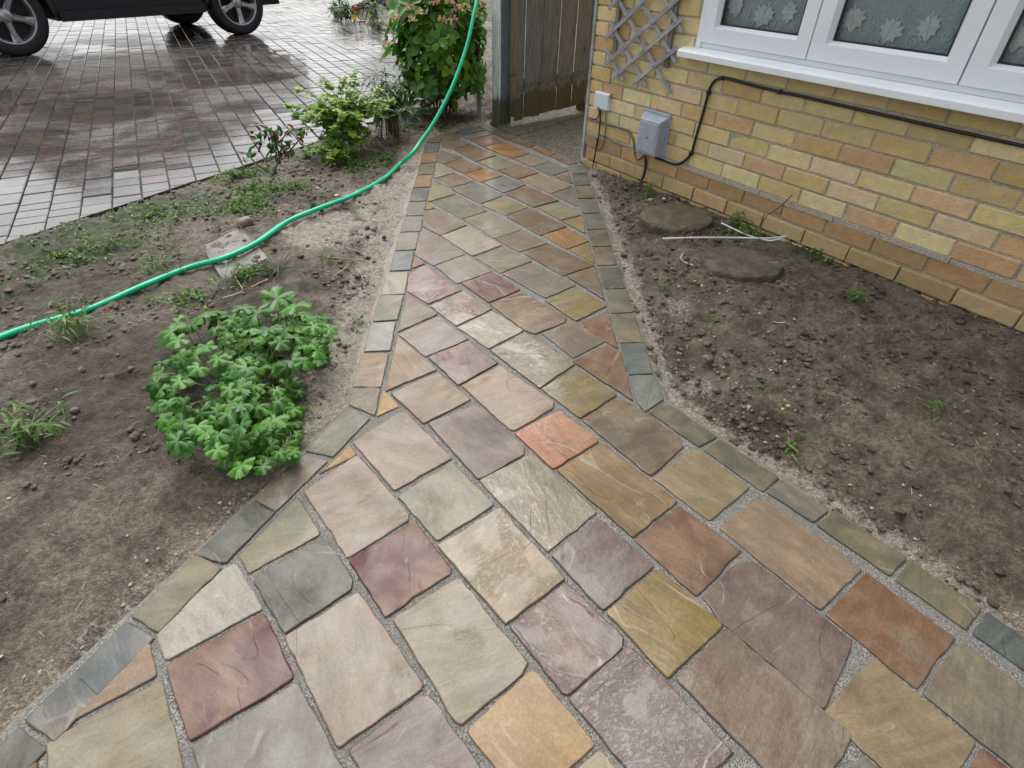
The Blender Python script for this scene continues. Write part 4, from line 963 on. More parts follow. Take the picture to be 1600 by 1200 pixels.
def plant(name, label, cat, base, group=None):
    return tag(empty(name, base), label, cat, group)
def put_leaf(nm, me, par, pos, rot, s):
    o = link(nm, me, par, pos); o.rotation_euler = rot.to_euler(); o.scale = (s, s, s); return o
pr_ = random.Random(5)
def rdir(up=.0):
    a = pr_.uniform(0, 2 * math.pi); z = pr_.uniform(-1, 1); q = math.sqrt(1 - z * z); return Vector((q * math.cos(a), q * math.sin(a), z))

# ------------------------------------------------------------------ hydrangea
HB = Vector((-.60, 4.93, 0)); hyd = plant('hydrangea_bush', 'glossy green hydrangea bush with brown dried flower heads beside the post', 'bush', HB)
OV = leaf_ovate(1, .74, 6, .22, .18, .012)
mh = leafmesh('hydrangea_leaf', OV, M['hyd']); cand = []
cen = Vector((.0, .03, .54)); rad3 = Vector((.45, .42, .58))
stem = MB()
for i in range(16):
    d = rdir(); d.z = abs(d.z) + .5; tip = cen + Vector((d.x * rad3.x, d.y * rad3.y, d.z * rad3.z * .6)) * .8
    stem.tube(smooth_pts([Vector((pr_.gauss(0, .05), pr_.gauss(0, .05), -.03)), tip * .5 + Vector((0, 0, .05)), tip], 4), [.007] * 4 + [.005] * 5, 5)
stem.build('stems', M['twig'], hyd)
tips = 0
while tips < 300:
    d = rdir()
    r_ = pr_.uniform(.62, 1.0) ; lump = .86 + .22 * math.sin(d.x * 5 + 1) * math.sin(d.z * 6 + 2)
    p = cen + Vector((d.x * rad3.x, d.y * rad3.y, d.z * rad3.z)) * r_ * lump
    if p.z < .09 or (p.z < .18 and pr_.random() < .6): continue
    w = HB + p; xx, yy, zz = px_of(w)
    if xx > 757: continue
    tips += 1
    ax = (Vector((d.x, d.y, d.z * .5 + .55))).normalized(); k = pr_.choice((4, 4, 5, 6)); a0 = pr_.uniform(0, 6.28)
    u_ = ax.cross(Vector((0, 0, 1)));  u_ = u_.normalized() if u_.length > .01 else Vector((1, 0, 0)); v_ = ax.cross(u_)
    for j in range(k):
        a = a0 + j * 2 * math.pi / k * (1 if j < 4 else 1.15); out = u_ * math.cos(a) + v_ * math.sin(a)
        el = pr_.uniform(.1, .7) if j < 4 else pr_.uniform(.8, 1.6)
        dd = (out + ax * el).normalized(); nn = (ax - out * el * .6).normalized(); s = pr_.uniform(.055, .098) * (.75 if j >= 4 else 1)
        cand.append((p + dd * .012, basis(dd, nn), s, (w.y + .6 * abs(0)) - .3 * p.z))
cand.sort(key=lambda c: c[3])
rest = Join()
for i, (p, ro, s, _) in enumerate(cand):
    if px_of(HB + p + ro @ Vector((0, s, 0)))[0] > 764: continue
    if i < 296: put_leaf('leaf', mh, hyd, p, ro, s)
    else: rest.add(OV, p, ro, s)
# inner leaves keep the crown from looking hollow
for i in range(420):
    d = rdir(); p = cen + Vector((d.x * rad3.x, d.y * rad3.y, d.z * rad3.z)) * pr_.uniform(.2, .75)
    if p.z < .2: continue
    rest.add(OV, p, basis(rdir(), Vector((0, 0, 1)) + rdir() * .6), pr_.uniform(.06, .09))
rest.build('inner_foliage', M['hyd'], hyd, 'stuff')
petal = leaf_ovate(1, .8, 3, .3, .3)
for (x, y) in [(405, 100), (240, 230), (430, 270), (520, 170), (820, 270), (940, 260), (1000, 130), (1090, 90), (720, 40), (910, 30), (1240, 190), (1290, 60), (105, 560), (620, -60), (1100, -80)]:
    j = Join(); c = at_d(590 + x / 8, y / 8, pr_.uniform(3.70, 3.82)) - HB
    for q in range(24):
        d = rdir(); d.z = abs(d.z) * .8; j.add(petal, d * pr_.uniform(.006, .032), basis(d + rdir() * .8, Vector((0, 0, 1)) + rdir()), pr_.uniform(.016, .028))
    o = j.build('dried_bloom', M['petal'], hyd); o.location = c

# ------------------------------------------------------------------ lobed geranium clump, lower left
GB = on_soil(400, 610); ger = plant('geranium_clump', 'large clump of lobed bright green leaves in dark soil, lower left', 'plant', GB)
PALM = [leaf_palmate(.5, 5, s, (.10, .30, .20, .05, .4, .15)[s], (.40, .46, .36, .42, .48, .38)[s], .09) for s in range(6)]
gm = [leafmesh('geranium_leaf_%s' % 'abcdef'[i], PALM[i], M['ger']) for i in range(6)]
for i, m_ in enumerate(gm): m_.name = 'lobed_leaf'
L1 = [(660,210,52),(500,230,36),(780,225,40),(900,310,38),(410,400,50),(240,330,34),(560,600,38),(700,760,36),(890,560,34),(1110,560,40),(880,700,56),(1150,860,42),(1320,590,26),(1330,700,26),(850,990,54),(1000,1000,38),(470,790,60),(420,940,48),(240,800,34),(170,900,36),(280,1080,42),(60,700,34),(170,640,26),(600,1090,34),(60,1120,40),(760,1080,30),(620,700,34),(980,830,34),(320,620,30)]
L2 = [(180,140,42),(60,330,36),(210,270,42),(400,170,34),(410,370,40),(650,150,30),(670,290,34),(640,515,40),(200,600,40),(410,620,38),(50,450,40),(240,760,36),(200,840,30),(590,860,30),(690,930,30),(30,920,32),(210,1100,44),(30,780,36),(470,1120,30),(100,30,40),(320,90,34),(300,430,30),(560,560,24),(480,740,26)]
pts = [(350 + a / 8, 440 + b / 8, w) for a, b, w in L1] + [(350 + a / 8, 590 + b / 8, w) for a, b, w in L2]
for i in range(150): pts.append((pr_.uniform(348, 505), 0, pr_.uniform(22, 36)))
pts = [(x, y, w) if y else (x, 470 + (x < 470) * pr_.uniform(20, 250) + (x >= 470) * pr_.uniform(20, 100), -w) for x, y, w in pts]
for i in range(80):
    a_ = pr_.uniform(0, 6.28); q_ = math.sqrt(pr_.random()); pts.append((322 + 80 * q_ * math.cos(a_), 600 + 115 * q_ * math.sin(a_), pr_.uniform(24, 46)))
st = MB()
for x, y, w in pts:
    z = pr_.uniform(.07, .16) if w > 0 else pr_.uniform(.02, .06); w = abs(w); p = at(x, y, z); s = w / 8 * 8 / (FPX / px_of(p)[2]) * pr_.uniform(.8, 1.25)
    away = Vector((p.x - GB.x, p.y - GB.y, 0)); away = away.normalized() if away.length > .01 else Vector((1, 0, 0))
    yaw = pr_.uniform(0, 6.28); d = (away * .8 + Vector((math.cos(yaw), math.sin(yaw), 0)) * .7); d.z = -.1
    n_ = Vector((0, -.25, 1)) + Vector((pr_.gauss(0, .32), pr_.gauss(0, .32), 0)) + away * .2
    lf_ = put_leaf('leaf', pr_.choice(gm), ger, p - GB, basis(d, n_), s); lf_.scale = (s * pr_.uniform(.85, 1.2), s * pr_.uniform(.9, 1.15), s * pr_.uniform(.6, 1.8))
    foot = Vector((p.x - away.x * .1 + pr_.gauss(0, .02), p.y - away.y * .1 + pr_.gauss(0, .02), 0)); foot.z = -.01
    st.tube(smooth_pts([foot - GB, (foot + p) * .5 - GB + Vector((pr_.gauss(0, .01), pr_.gauss(0, .01), .03)), p - GB - Vector((0, 0, .004))], 4), .0016, 5)
tag(st.build('stalks', M['stem'], ger), kind='stuff')

# ------------------------------------------------------------------ other plants of the left bed
def clump(name, label, cat, base, n, rx, h, leaf, mat, smin, smax, stems=20, up=.4, stem_mat='stem', sr=.0016, leafname='leaf', cap=300, flop=.5, foot=.2, lo=.2):
    pl = plant(name, label, cat, base); me = leafmesh(name + '_leaf', leaf, mat); me.name = 'leaf'; st = MB(); tp = []
    for i in range(stems):
        a = pr_.uniform(0, 6.28); q = pr_.uniform(.15, 1) ** .7; tip = Vector((math.cos(a) * rx * q, math.sin(a) * rx * q, h * pr_.uniform(.45, 1.0) * (1.1 - .5 * q)))
        mid = tip * .5 + Vector((-tip.x * .2, -tip.y * .2, h * .18)); c = smooth_pts([Vector((tip.x * .4 + pr_.gauss(0, rx * foot), tip.y * .4 + pr_.gauss(0, rx * foot), -.01)), mid, tip], 5)
        st.tube(c, sr, 5); tp.append(c)
    tag(st.build('stems', M[stem_mat], pl), kind='stuff'); jn = Join()
    for i in range(n):
        c = pr_.choice(tp); p = c[min(len(c) - 1, int(len(c) * pr_.uniform(lo, 1.02)))] + rdir() * .012
        a = pr_.uniform(0, 6.28); d = Vector((math.cos(a), math.sin(a), up * pr_.uniform(-1, 1))) + Vector((p.x, p.y, 0)) * flop; nn = Vector((0, 0, 1)) + rdir() * .5; s = pr_.uniform(smin, smax)
        if i < cap: put_leaf(leafname, me, pl, p, basis(d, nn), s)
        else: jn.add(leaf, p, basis(d, nn), s)
    if jn.V: jn.build('small_leaves', mat, pl, 'stuff')
    return pl
P3 = leaf_palmate(.5, 3, 9, .1, .5, .05); NA = leaf_narrow(1, .20); OB = leaf_ovate(1, .42, 5, .3, .15)
c1 = clump('columbine_clump', 'loose pale lime-green clump with thin arching stems by the wet driveway', 'plant', on_soil(545, 238), 1100, .36, .52, P3, M['col'], .035, .075, 80, sr=.0016, foot=.25)
# arching flower stems with drooping buds
bd = MB(); bl_ = MB(); b0 = on_soil(545, 236)
for (x, y, dz) in [(509, 153, 0), (495, 180, 0), (476, 182, 0), (488, 166, 0), (521, 150, 0), (567, 128, 0), (585, 118, 0), (530, 132, 0), (480, 205, 0)]:
    t_ = at_d(x, y, pr_.uniform(3.9, 4.1)) - b0; c = smooth_pts([Vector((pr_.gauss(0, .03), pr_.gauss(0, .03), 0)), t_ * .55 + Vector((-t_.x * .1, 0, .05)), t_ + Vector((.02, 0, .02)), t_], 5)
    bd.tube(c, .0016, 5); bl_.tube([t_, t_ + Vector((-.006, 0, -.012)), t_ + Vector((-.007, 0, -.024))], [.002, .006, .003], 6)
bd.build('flower_stems', M['twig'], c1); bl_.build('buds', M['redleaf'], c1)
c2 = clump('dark_shrub', 'small dark green shrub with narrow drooping leaves between bush and lime clump', 'shrub', on_soil(612, 213), 520, .25, .48, NA, M['dark'], .055, .10, 30, up=.5, stem_mat='twig', sr=.003, flop=.8, foot=.0, lo=.45)
clump('lobed_seedling', 'low lobed lime-green foliage in front of the arching stems', 'plant', on_soil(522, 256), 150, .17, .17, P3, M['col'], .04, .075, 26, sr=.0015, foot=.25)
clump('broadleaf_plant', 'small plant with broad smooth leaves at the foot of the hydrangea', 'plant', on_soil(662, 178), 26, .085, .14, leaf_ovate(1, .45, 5, .35, .2), M['hyd'], .05, .085, 8, up=.5)
def blades(name, label, base, n, h, spread, mat='grass', w=.05, cat='grass'):
    pl = plant(name, label, cat, base); j = Join()
    for i in range(n):
        a = pr_.uniform(0, 6.28); d = Vector((math.cos(a) * spread, math.sin(a) * spread, 1)); L = h * pr_.uniform(.6, 1.1)
        me = LM.setdefault('blade%s' % mat, mk('blade', *leaf_ovate(1, w, 5, .55, .4), M[mat], True))
        put_leaf('blade', me, pl, Vector((pr_.gauss(0, .012), pr_.gauss(0, .012), 0)), basis(d, Vector((math.cos(a), math.sin(a), .2)) * -1), L)
    return pl
blades('strap_leaf_tuft', 'upright dark strap leaves left of the hydrangea foot', on_soil(637, 175), 34, .34, .25, 'dark', .055, 'plant')
blades('grass_tuft', 'dark wiry grass tuft beside the grey slab and hose', on_soil(432, 428), 26, .16, .9, 'grass', .035)
blades('grass_tuft', 'grass tuft with bent stalks left of the sandy patch below the hose', on_soil(505, 408), 12, .09, .8, 'weed', .05)
blades('grass_tuft', 'thin onion-like blades by the right border stones', on_soil(1034, 455), 6, .10, .7, 'grass', .035)
blades('grass_tuft', 'small spray of thin blades in the middle of the right bed', on_soil(1102, 500), 9, .085, 1.0, 'weed', .035)
blades('grass_tuft', 'single grass stalks between the two round stepping stones', on_soil(1117, 378), 6, .13, .35, 'weed', .03)
# rose
rb_ = on_soil(425, 275); rose = plant('rose_bush', 'young rose with dark stems and red-tinged new leaves by the driveway', 'rose', rb_); st = MB(); tipz = []
for pl_ in ([(425, 275), (437, 245), (443, 215), (462, 200)], [(425, 275), (415, 250), (425, 228), (420, 205), (408, 195)], [(425, 275), (402, 255), (384, 243), (372, 236)], [(425, 275), (432, 255), (452, 225)], [(437, 245), (428, 222), (432, 205)], [(402, 240), (405, 220), (398, 210)], [(445, 245), (470, 215)]):
    c = smooth_pts([at_d(x, y, 3.02 + .0 * i) - rb_ + Vector((0, pr_.gauss(0, .015), 0)) for i, (x, y) in enumerate(pl_)], 5); st.tube(c, [.0055 - .003 * i / len(c) for i in range(len(c))], 6); tipz.append(c)
st.build('stems', m_simple('rose_stem', (.06, .075, .03), .5), rose)
rl = leafmesh('rose_leaf', leaf_ovate(1, .6, 5, .2, .25), M['dark']); rr_ = leafmesh('rose_red_leaf', leaf_ovate(1, .55, 5, .3, .4), M['redleaf'])
for i in range(120):
    c = pr_.choice(tipz); k_ = pr_.uniform(.3, 1.0); p = c[min(len(c) - 1, int(len(c) * k_))] + rdir() * .028
    put_leaf('red_leaf' if k_ > .70 and i % 2 else 'leaf', rr_ if k_ > .70 and i % 2 else rl, rose, p, basis(rdir() + Vector((0, 0, .3)), Vector((0, 0, 1)) + rdir() * .5), pr_.uniform(.03, .052))
tg = MB().box((-.028, -.0008, -.007), (.028, .0008, .007)).build('plant_tag', M['yellow'], None, on_soil(413, 268, .03), (.5, .5, .35)); tag(tg, 'yellow plant tag lying at the foot of the rose', 'plant tag')
# weeds
def weed(px, py, n, r_, h, label, mat='weed', s=(.015, .03), lf=None, stem=True, nm='weed'):
    return clump(nm, label, 'weed', on_soil(px, py), n, r_, h, lf or OB, M[mat], s[0], s[1], max(5, n // 6), sr=.001, up=.6)
weed(462, 292, 60, .085, .07, 'feathery low weed right of the rose near the hose', s=(.02, .035), lf=NA)
weed(370, 276, 50, .10, .09, 'bright leafy weed left of the rose at the driveway edge', s=(.025, .045))
weed(375, 335, 60, .12, .05, 'spreading low weed above the small grey slab', 'weed', (.015, .03))
weed(548, 262, 45, .09, .05, 'ground-hugging weed below the lime-green clump', 'weed', (.012, .025))
weed(608, 258, 40, .08, .035, 'short moss-green weed beside the hose bend', 'weed', (.012, .022))
weed(508, 310, 14, .035, .03, 'tiny weed just above the hose in bare grey soil', 'weed', (.012, .022))
weed(488, 322, 10, .03, .025, 'tiny dark weed touching the middle of the hose', 'dark', (.012, .02))
weed(557, 520, 8, .016, .02, 'tiny sprig beside the left border, right of the lobed clump', 'weed', (.010, .018))
weed(365, 440, 60, .11, .06, 'tangle of fine weeds above the lobed clump', 'weed', (.015, .03), NA)
weed(1016, 304, 46, .055, .10, 'upright leafy weed under the meter box', 'weed', (.02, .035))
weed(1145, 352, 70, .08, .10, 'ferny weed against the wall between the stepping stones', 'weed', (.02, .04), NA)
weed(1165, 366, 40, .06, .06, 'low ferny weed at the wall foot behind the white strip', 'dark', (.015, .03), NA)
weed(1150, 377, 9, .02, .02, 'small bright rosette under the white strip', 'weed', (.025, .034), leaf_ovate(1, .3, 4, .2, .2))
weed(1231, 702, 10, .018, .014, 'small green rosette near the right-hand border stones', 'weed', (.028, .040), leaf_ovate(1, .28, 4, .2, .2))
weed(980, 285, 12, .025, .025, 'scrap of chickweed in the soil near the house corner', 'weed', (.008, .014))
weed(964, 266, 6, .012, .03, 'lone seedling at the house corner', 'weed', (.010, .016))
weed(997, 400, 7, .015, .015, 'tiny seedling near the upper right border', 'weed', (.010, .016))
weed(1038, 452, 14, .018, .025, 'little leafy weed under the bent onion blade', 'weed', (.012, .022))
weed(1188, 607, 7, .014, .012, 'tiny seedling in the lower right bed', 'weed', (.010, .018))
weed(1248, 685, 8, .016, .02, 'seedling by the right bed edge above the rosette', 'weed', (.014, .022))
weed(250, 420, 90, .16, .10, 'weedy clump left of the grey slab', 'weed', (.02, .04), NA)
weed(120, 520, 110, .18, .14, 'leafy weed clump far left of the bed', 'weed', (.03, .05)); weed(60, 700, 110, .14, .14, 'leafy clump at the far left bottom of the bed', 'ger', (.03, .05), P3)
weed(180, 390, 70, .14, .09, 'low weeds near the driveway at far left', 'weed', (.02, .04)); weed(1340, 470, 60, .09, .08, 'low weed against the wall at far right', 'weed', (.02, .035), NA)
weed(1450, 640, 24, .05, .05, 'small weed in the bed at far right', 'weed', (.015, .03))
# ground cover and moss: fine leaves nobody could count
gc = Join(); tiny = leaf_ovate(1, .6, 2, .2, .2)
for (x, y, r, n) in [(380,330,.26,1100),(400,300,.22,700),(365,275,.2,700),(440,300,.16,300),(560,262,.16,500),(600,252,.12,300),(630,200,.14,200),(690,200,.16,260),(390,440,.12,300),(560,500,.05,30),(470,300,.10,120),(1160,365,.12,350),(1230,370,.14,300),(1290,395,.2,400),(1010,310,.06,60),(480,248,.08,150),(520,255,.08,200),(250,340,.35,700),(120,400,.4,700),(300,470,.2,300)]:
    c = at(x, y)
    for i in range(n):
        a = pr_.uniform(0, 6.28); q = r * math.sqrt(pr_.random()) * (.6 + .4 * math.sin(a * 3 + x)); X_, Y_ = c.x + q * math.cos(a), c.y + q * math.sin(a)
        gc.V or None
        cl_.append((X_, Y_)) if 'cl_' in globals() else globals().__setitem__('cl_', [(X_, Y_)])
xy = np.array(cl_); zz_, sd_ = soil_height(xy[:, 0], xy[:, 1])
for (x, y), z, s_d in zip(cl_, zz_, sd_):
    if s_d < .03 or z < -.04: continue
    gc.add(tiny, Vector((x, y, z + pr_.uniform(.0, .012))), basis(rdir() + Vector((0, 0, .2)), Vector((0, 0, 1)) + rdir() * .5), pr_.uniform(.009, .024))
tag(gc.build('ground_cover', M['weed']), 'low green ground cover of tiny leaves on the soil', 'ground cover', kind='stuff')

# ------------------------------------------------------------------ soil crumbs and debris
ICO = None
def lump(seed, sub=1):
    bm = bmesh.new(); bmesh.ops.create_icosphere(bm, subdivisions=sub, radius=1.0); r = random.Random(seed)
    V = [tuple(v.co * r.uniform(.7, 1.15)) for v in bm.verts]; F = [tuple(v.index for v in f.verts) for f in bm.faces]; bm.free(); return V, F
LU = [lump(s) for s in range(6)]; LC = []
for s in range(6):
    _b = bmesh.new(); bmesh.ops.create_icosphere(_b, subdivisions=1, radius=1.0); _r = random.Random(s)
    LC.append(([tuple(v.co * _r.uniform(.6, 1.2)) for v in _b.verts], [tuple(v.index for v in f.verts) for f in _b.faces])); _b.free()
def scatter(n, box, name, mat, smin, smax, cond, kind='stuff', label=None, cat=None, flat_=.7, lv=None, pw=2.5):
    xs = RNG.uniform(box[0], box[1], n); ys = RNG.uniform(box[2], box[3], n); z, sd = soil_height(xs, ys); dr_ = inside(xs, ys, DRV); cn = inside(xs, ys, CON)
    dens = fbm(xs * 5, ys * 5, 3); V = []; F = []
    for x, y, zz, s_, a, b, f in zip(xs, ys, z, sd, dr_, cn, dens):
        if a or b or s_ < .012 or not cond(x, y, s_, f): continue
        vf = LU[pr_.randrange(6)]; s = smin + (smax - smin) * pr_.random() ** pw; an = pr_.uniform(0, 6.28); c, sn = math.cos(an), math.sin(an); n0 = len(V)
        k1, k2 = pr_.uniform(.7, 1.2), pr_.uniform(.5, 1) * flat_
        for v in vf[0]: V.append((x + s * k1 * (v[0] * c - v[1] * sn), y + s * (v[0] * sn + v[1] * c), zz + s * k2 * (v[2] + .35)))
        F += [tuple(i + n0 for i in g_) for g_ in vf[1]]
    o = link(name, mk(name, V, F, mat, False), None); tag(o, label, cat, kind=kind); return o
right_of_wall = lambda x, y: (Vector((x, y, 0)) - HC).dot(HN) < -.03
crumb_m = m_simple('soil_crumb', (.075, .058, .042), .75, .002, .5, 90); grit_m = m_simple('pale_grit', (.30, .255, .19), .7, .001, .4, 90); sand_m = m_simple('mortar_crumb', (.27, .24, .19), .8, .001, .35, 120)
scatter(22000, (-2.2, 2.2, .3, 4.9), 'soil_crumbs', M['soil'], .002, .018, lambda x, y, s, f: right_of_wall(x, y) and f > .38 and (x > 0 or s > .16), label='crumbs of dark soil over both beds', cat='soil crumbs')
scatter(7000, (-1.7, 1.9, .4, 4.6), 'pale_grit', grit_m, .0012, .0055, lambda x, y, s, f: right_of_wall(x, y) and f > .35, label='fine pale grit in the soil of both beds', cat='grit')
scatter(9000, (-1.25, 1.1, .4, 4.3), 'mortar_crumbs', sand_m, .0012, .007, lambda x, y, s, f: right_of_wall(x, y) and s < .20 * f + .02 and (x < 0 or s > .075), label='sandy mortar crumbs along the path edges', cat='crumbs')
crumb2_m = m_simple('clod_soil', (.115, .092, .068), .75, .003, .5, 90)
# bigger clods and scraps of straw
def clods(n, spots, name, mat, smin, smax, label):
    V = []; F = []
    LQ = []
    for s in range(5):
        b_ = bmesh.new(); bmesh.ops.create_icosphere(b_, subdivisions=2, radius=1.0); r_ = random.Random(s + 40)
        for v in b_.verts: v.co *= r_.uniform(.72, 1.12) * (.9 + .25 * math.sin(v.co.x * 4 + s) * math.sin(v.co.y * 5))
        LQ.append(([tuple(v.co) for v in b_.verts], [tuple(v.index for v in f.verts) for f in b_.faces])); b_.free()
    for x, y, r, k in spots:
        c = at(x, y)
        for i in range(int(n * k)):
            a = pr_.uniform(0, 6.28); q = r * math.sqrt(pr_.random()); X_, Y_ = c.x + q * math.cos(a), c.y + q * math.sin(a)
            zz, sd = soil_height(np.array([X_]), np.array([Y_]))
            if sd[0] < .05 or zz[0] < -.045: continue
            s = smin + (smax - smin) * pr_.random() ** 2; vf = pr_.choice(LQ); n0 = len(V); an = pr_.uniform(0, 6.28); cc, ss = math.cos(an), math.sin(an); k2 = pr_.uniform(.45, .8)
            for v in vf[0]: V.append((X_ + s * (v[0] * cc - v[1] * ss), Y_ + s * (v[0] * ss + v[1] * cc), zz[0] + s * k2 * (v[2] + .25)))
            F.extend(tuple(j + n0 for j in g_) for g_ in vf[1])
    tag(link(name, mk(name, V, F, mat, True), None), label, name.replace('_', ' '), kind='stuff')
clods(60, [(572,362,.08,.5),(590,400,.06,.2),(540,450,.12,1),(480,560,.16,.8),(470,640,.10,.5),(970,300,.16,1.2),(990,350,.12,.8),(1040,420,.14,.6),(1060,520,.12,.6),(1110,600,.12,.6),(1150,650,.10,.6),(1190,500,.2,.8),(640,200,.2,.8),(480,300,.2,.6),(400,250,.2,.6),(1350,600,.3,1),(200,620,.4,1.2)], 'soil_clods', crumb2_m, .004, .016, 'broken clods of damp soil heaped on both beds')
def litter(n, box, name, mat, label):
    xs = RNG.uniform(box[0], box[1], n); ys = RNG.uniform(box[2], box[3], n); z, sd = soil_height(xs, ys); a_ = inside(xs, ys, DRV); b_ = inside(xs, ys, CON); m = MB()
    for x, y, zz, s, p, q in zip(xs, ys, z, sd, a_, b_):
        if p or q or s < .04 or not right_of_wall(x, y): continue
        an = pr_.uniform(0, 6.28); L = pr_.uniform(.006, .03); d = Vector((math.cos(an), math.sin(an), pr_.gauss(0, .12))) * L; c = Vector((x, y, zz + .004))
        m.tube([c - d * .5, c + Vector((0, 0, .002)), c + d * .5], [.0006, .0011, .0006], 4)
    tag(m.build(name, mat), label, 'litter', kind='stuff')
litter(1500, (-1.9, 1.9, .4, 4.9), 'straw_litter', M['straw'], 'fine bits of straw and roots strewn over the soil'); litter(1200, (-1.9, 1.9, .4, 4.9), 'twig_litter', M['twig'], 'fine brown bits of twig strewn over the soil')
def pebble(px, py, w, col, label, group=None, flat_=.6, name='pebble', cat='pebble'):
    p = on_soil(px, py); s = w / 2 / (FPX / px_of(p)[2]); V, F = lump(hash((px, py)) & 0xfff, 2)
    me = mk(name, [(v[0] * s * pr_.uniform(.95, 1.05), v[1] * s * .8, v[2] * s * flat_) for v in V], F, M['pebble'], True)
    o = link(name, me, None, p + Vector((0, 0, s * flat_ * .4)), (0, 0, pr_.uniform(0, 6))); c = lin(col); gm_ = sum(c) / 3; o.color = (*[(q * .65 + gm_ * .35) * .55 for q in c], 1); return tag(o, label, cat, group)
pebble(1017, 314, 10, (205,170,110), 'tan stone beside the weed under the meter box'); pebble(1037, 312, 9, (220,180,130), 'orange-tan stone right of the weed under the meter box'); pebble(1048, 311, 5, (150,140,130), 'grey pebble next to the orange-tan stone')
pebble(982, 372, 7, (190,150,115), 'small pink-tan pebble by the upper right border'); pebble(1061, 449, 8, (205,170,150), 'pinkish stone below the bent onion blade'); pebble(1073, 503, 10, (190,140,110), 'brown-pink stone in the middle of the right bed')
pebble(1170, 637, 10, (214,160,130), 'salmon pebble in the lower right bed'); pebble(1235, 613, 10, (120,122,128), 'blue-grey pebble at the edge of the lower right bed'); pebble(1214, 683, 8, (205,150,110), 'orange pebble above the small rosette'); pebble(1209, 688, 9, (60,66,74), 'dark slate pebble beside the orange pebble')
pebble(1204, 579, 6, (225,215,205), 'white pebble in the lower right bed'); pebble(1140, 545, 9, (110,95,80), 'brown clod in the right bed'); pebble(384, 352, 26, (170,150,125), 'pale broken stone above the small grey slab', flat_=.8); pebble(587, 362, 15, (78,76,74), 'dark wet stone in the sandy soil left of the path', flat_=.7); pebble(600, 372, 10, (84,80,74), 'second dark stone by the sandy path edge')
pebble(515, 375, 8, (225,215,200), 'white chip in the sandy soil below the hose'); pebble(497, 295, 7, (215,205,190), 'white chip near the rose weed'); pebble(497, 311, 5, (220,210,195), 'white speck of stone just above the hose'); pebble(447, 253, 9, (200,140,90), 'orange-brown stone at the foot of the rose'); pebble(676, 201, 8, (215,200,180), 'pale stone under the hose near the hydrangea'); pebble(608, 222, 7, (200,170,130), 'tan stone at the foot of the dark shrub'); pebble(560, 378, 8, (120,110,100), 'grey stone in the sandy soil')
pebble(1107, 560, 22, (118,106,86), 'half-buried grey stone in a puddled hollow of the right bed', flat_=.3); pebble(1135, 556, 20, (140,100,70), 'reddish half-buried stone in the right bed', flat_=.25)
scr = m_simple('leaf_scrap', None, .6, .0008, .2, 80, objcol=True)
def scrap(px, py, w, col=(228,205,120)):
    p = on_soil(px, py, .004); s = w / 2 / (FPX / px_of(p)[2]); n = 7; V = [(0, 0, .15 * s)] + [(s * pr_.uniform(.6, 1.1) * math.cos(6.283 * i / n), s * .7 * pr_.uniform(.6, 1.1) * math.sin(6.283 * i / n), s * pr_.uniform(-.1, .25)) for i in range(n)]
    o = link('leaf_scrap', mk('leaf_scrap', V, [(0, i + 1, (i + 1) % n + 1) for i in range(n)], scr), None, p, (0, 0, pr_.uniform(0, 6))); c = lin(col); o.color = (*[q * .6 for q in c], 1)
    return tag(o, 'small pale yellow leaf scrap lying on the bare soil of the ' + ('left bed' if px < 800 else 'right bed'), 'leaf scrap', 'pale leaf scraps on the beds')
for q in [(1090,444,10),(1096,447,6),(1085,440,6),(1124,460,7),(1135,457,5),(1186,491,6),(1236,471,7),(1094,533,7),(1230,635,9),(1222,640,6),(1210,745,8),(1200,520,5),(1226,566,8),(1176,652,5),(1116,527,5),(1050,420,6),(1068,482,4),(1150,600,5),(1130,575,5),(975,375,5),(990,330,5),(525,306,11),(600,322,5),(585,345,6),(470,330,6),(437,330,6),(538,312,12),(445,460,9),(1240,500,6),(1166,362,5),(1128,346,5)]: scrap(*q)
for q in [(538,460,8),(1205,448,10)]:
    o = scrap(q[0], q[1], q[2], (140, 60, 30)); o['label'] = 'rust-brown leaf scrap ' + ('on the dark soil left of the path' if q[0] < 800 else 'beside the lower stepping stone'); del o['group']
# round stepping stones in the right bed
def step_stone(px, py, rx, ry, rot, label, h=.034):
    p = on_soil(px, py); V = []; F = []; n = 56; prof = ((1.0, -.09), (1.03, -.01), (1.02, h * .72), (.992, h * .96), (.965, h), (.6, h + .003), (.25, h + .003), (.02, h + .003)); rs = random.Random(px)
    for k, (q, z) in enumerate(prof):
        for i in range(n):
            a = 2 * math.pi * i / n; w = 1 + .03 * math.sin(a * 3 + px) + .02 * math.sin(a * 7) + rs.gauss(0, .009); V.append((rx * q * w * math.cos(a), ry * q * w * math.sin(a), z + rs.gauss(0, .0025 if k < 5 else .0004)))
    for k in range(len(prof) - 1):
        for i in range(n): F.append((k * n + i, k * n + (i + 1) % n, (k + 1) * n + (i + 1) % n, (k + 1) * n + i))
    F.append(tuple((len(prof) - 1) * n + i for i in range(n)))
    return tag(link('stepping_stone', mk('stepping_stone', V, F, M['oldstone'], True), None, Vector((p.x, p.y, p.z - .008)), (0, 0, rot)), label, 'stepping stone')
step_stone(1056, 346, .19, .165, .3, 'mossy round stepping stone nearer the meter box'); step_stone(1157, 416, .172, .15, -.3, 'mossy round stepping stone with pale lichen under the white strip')
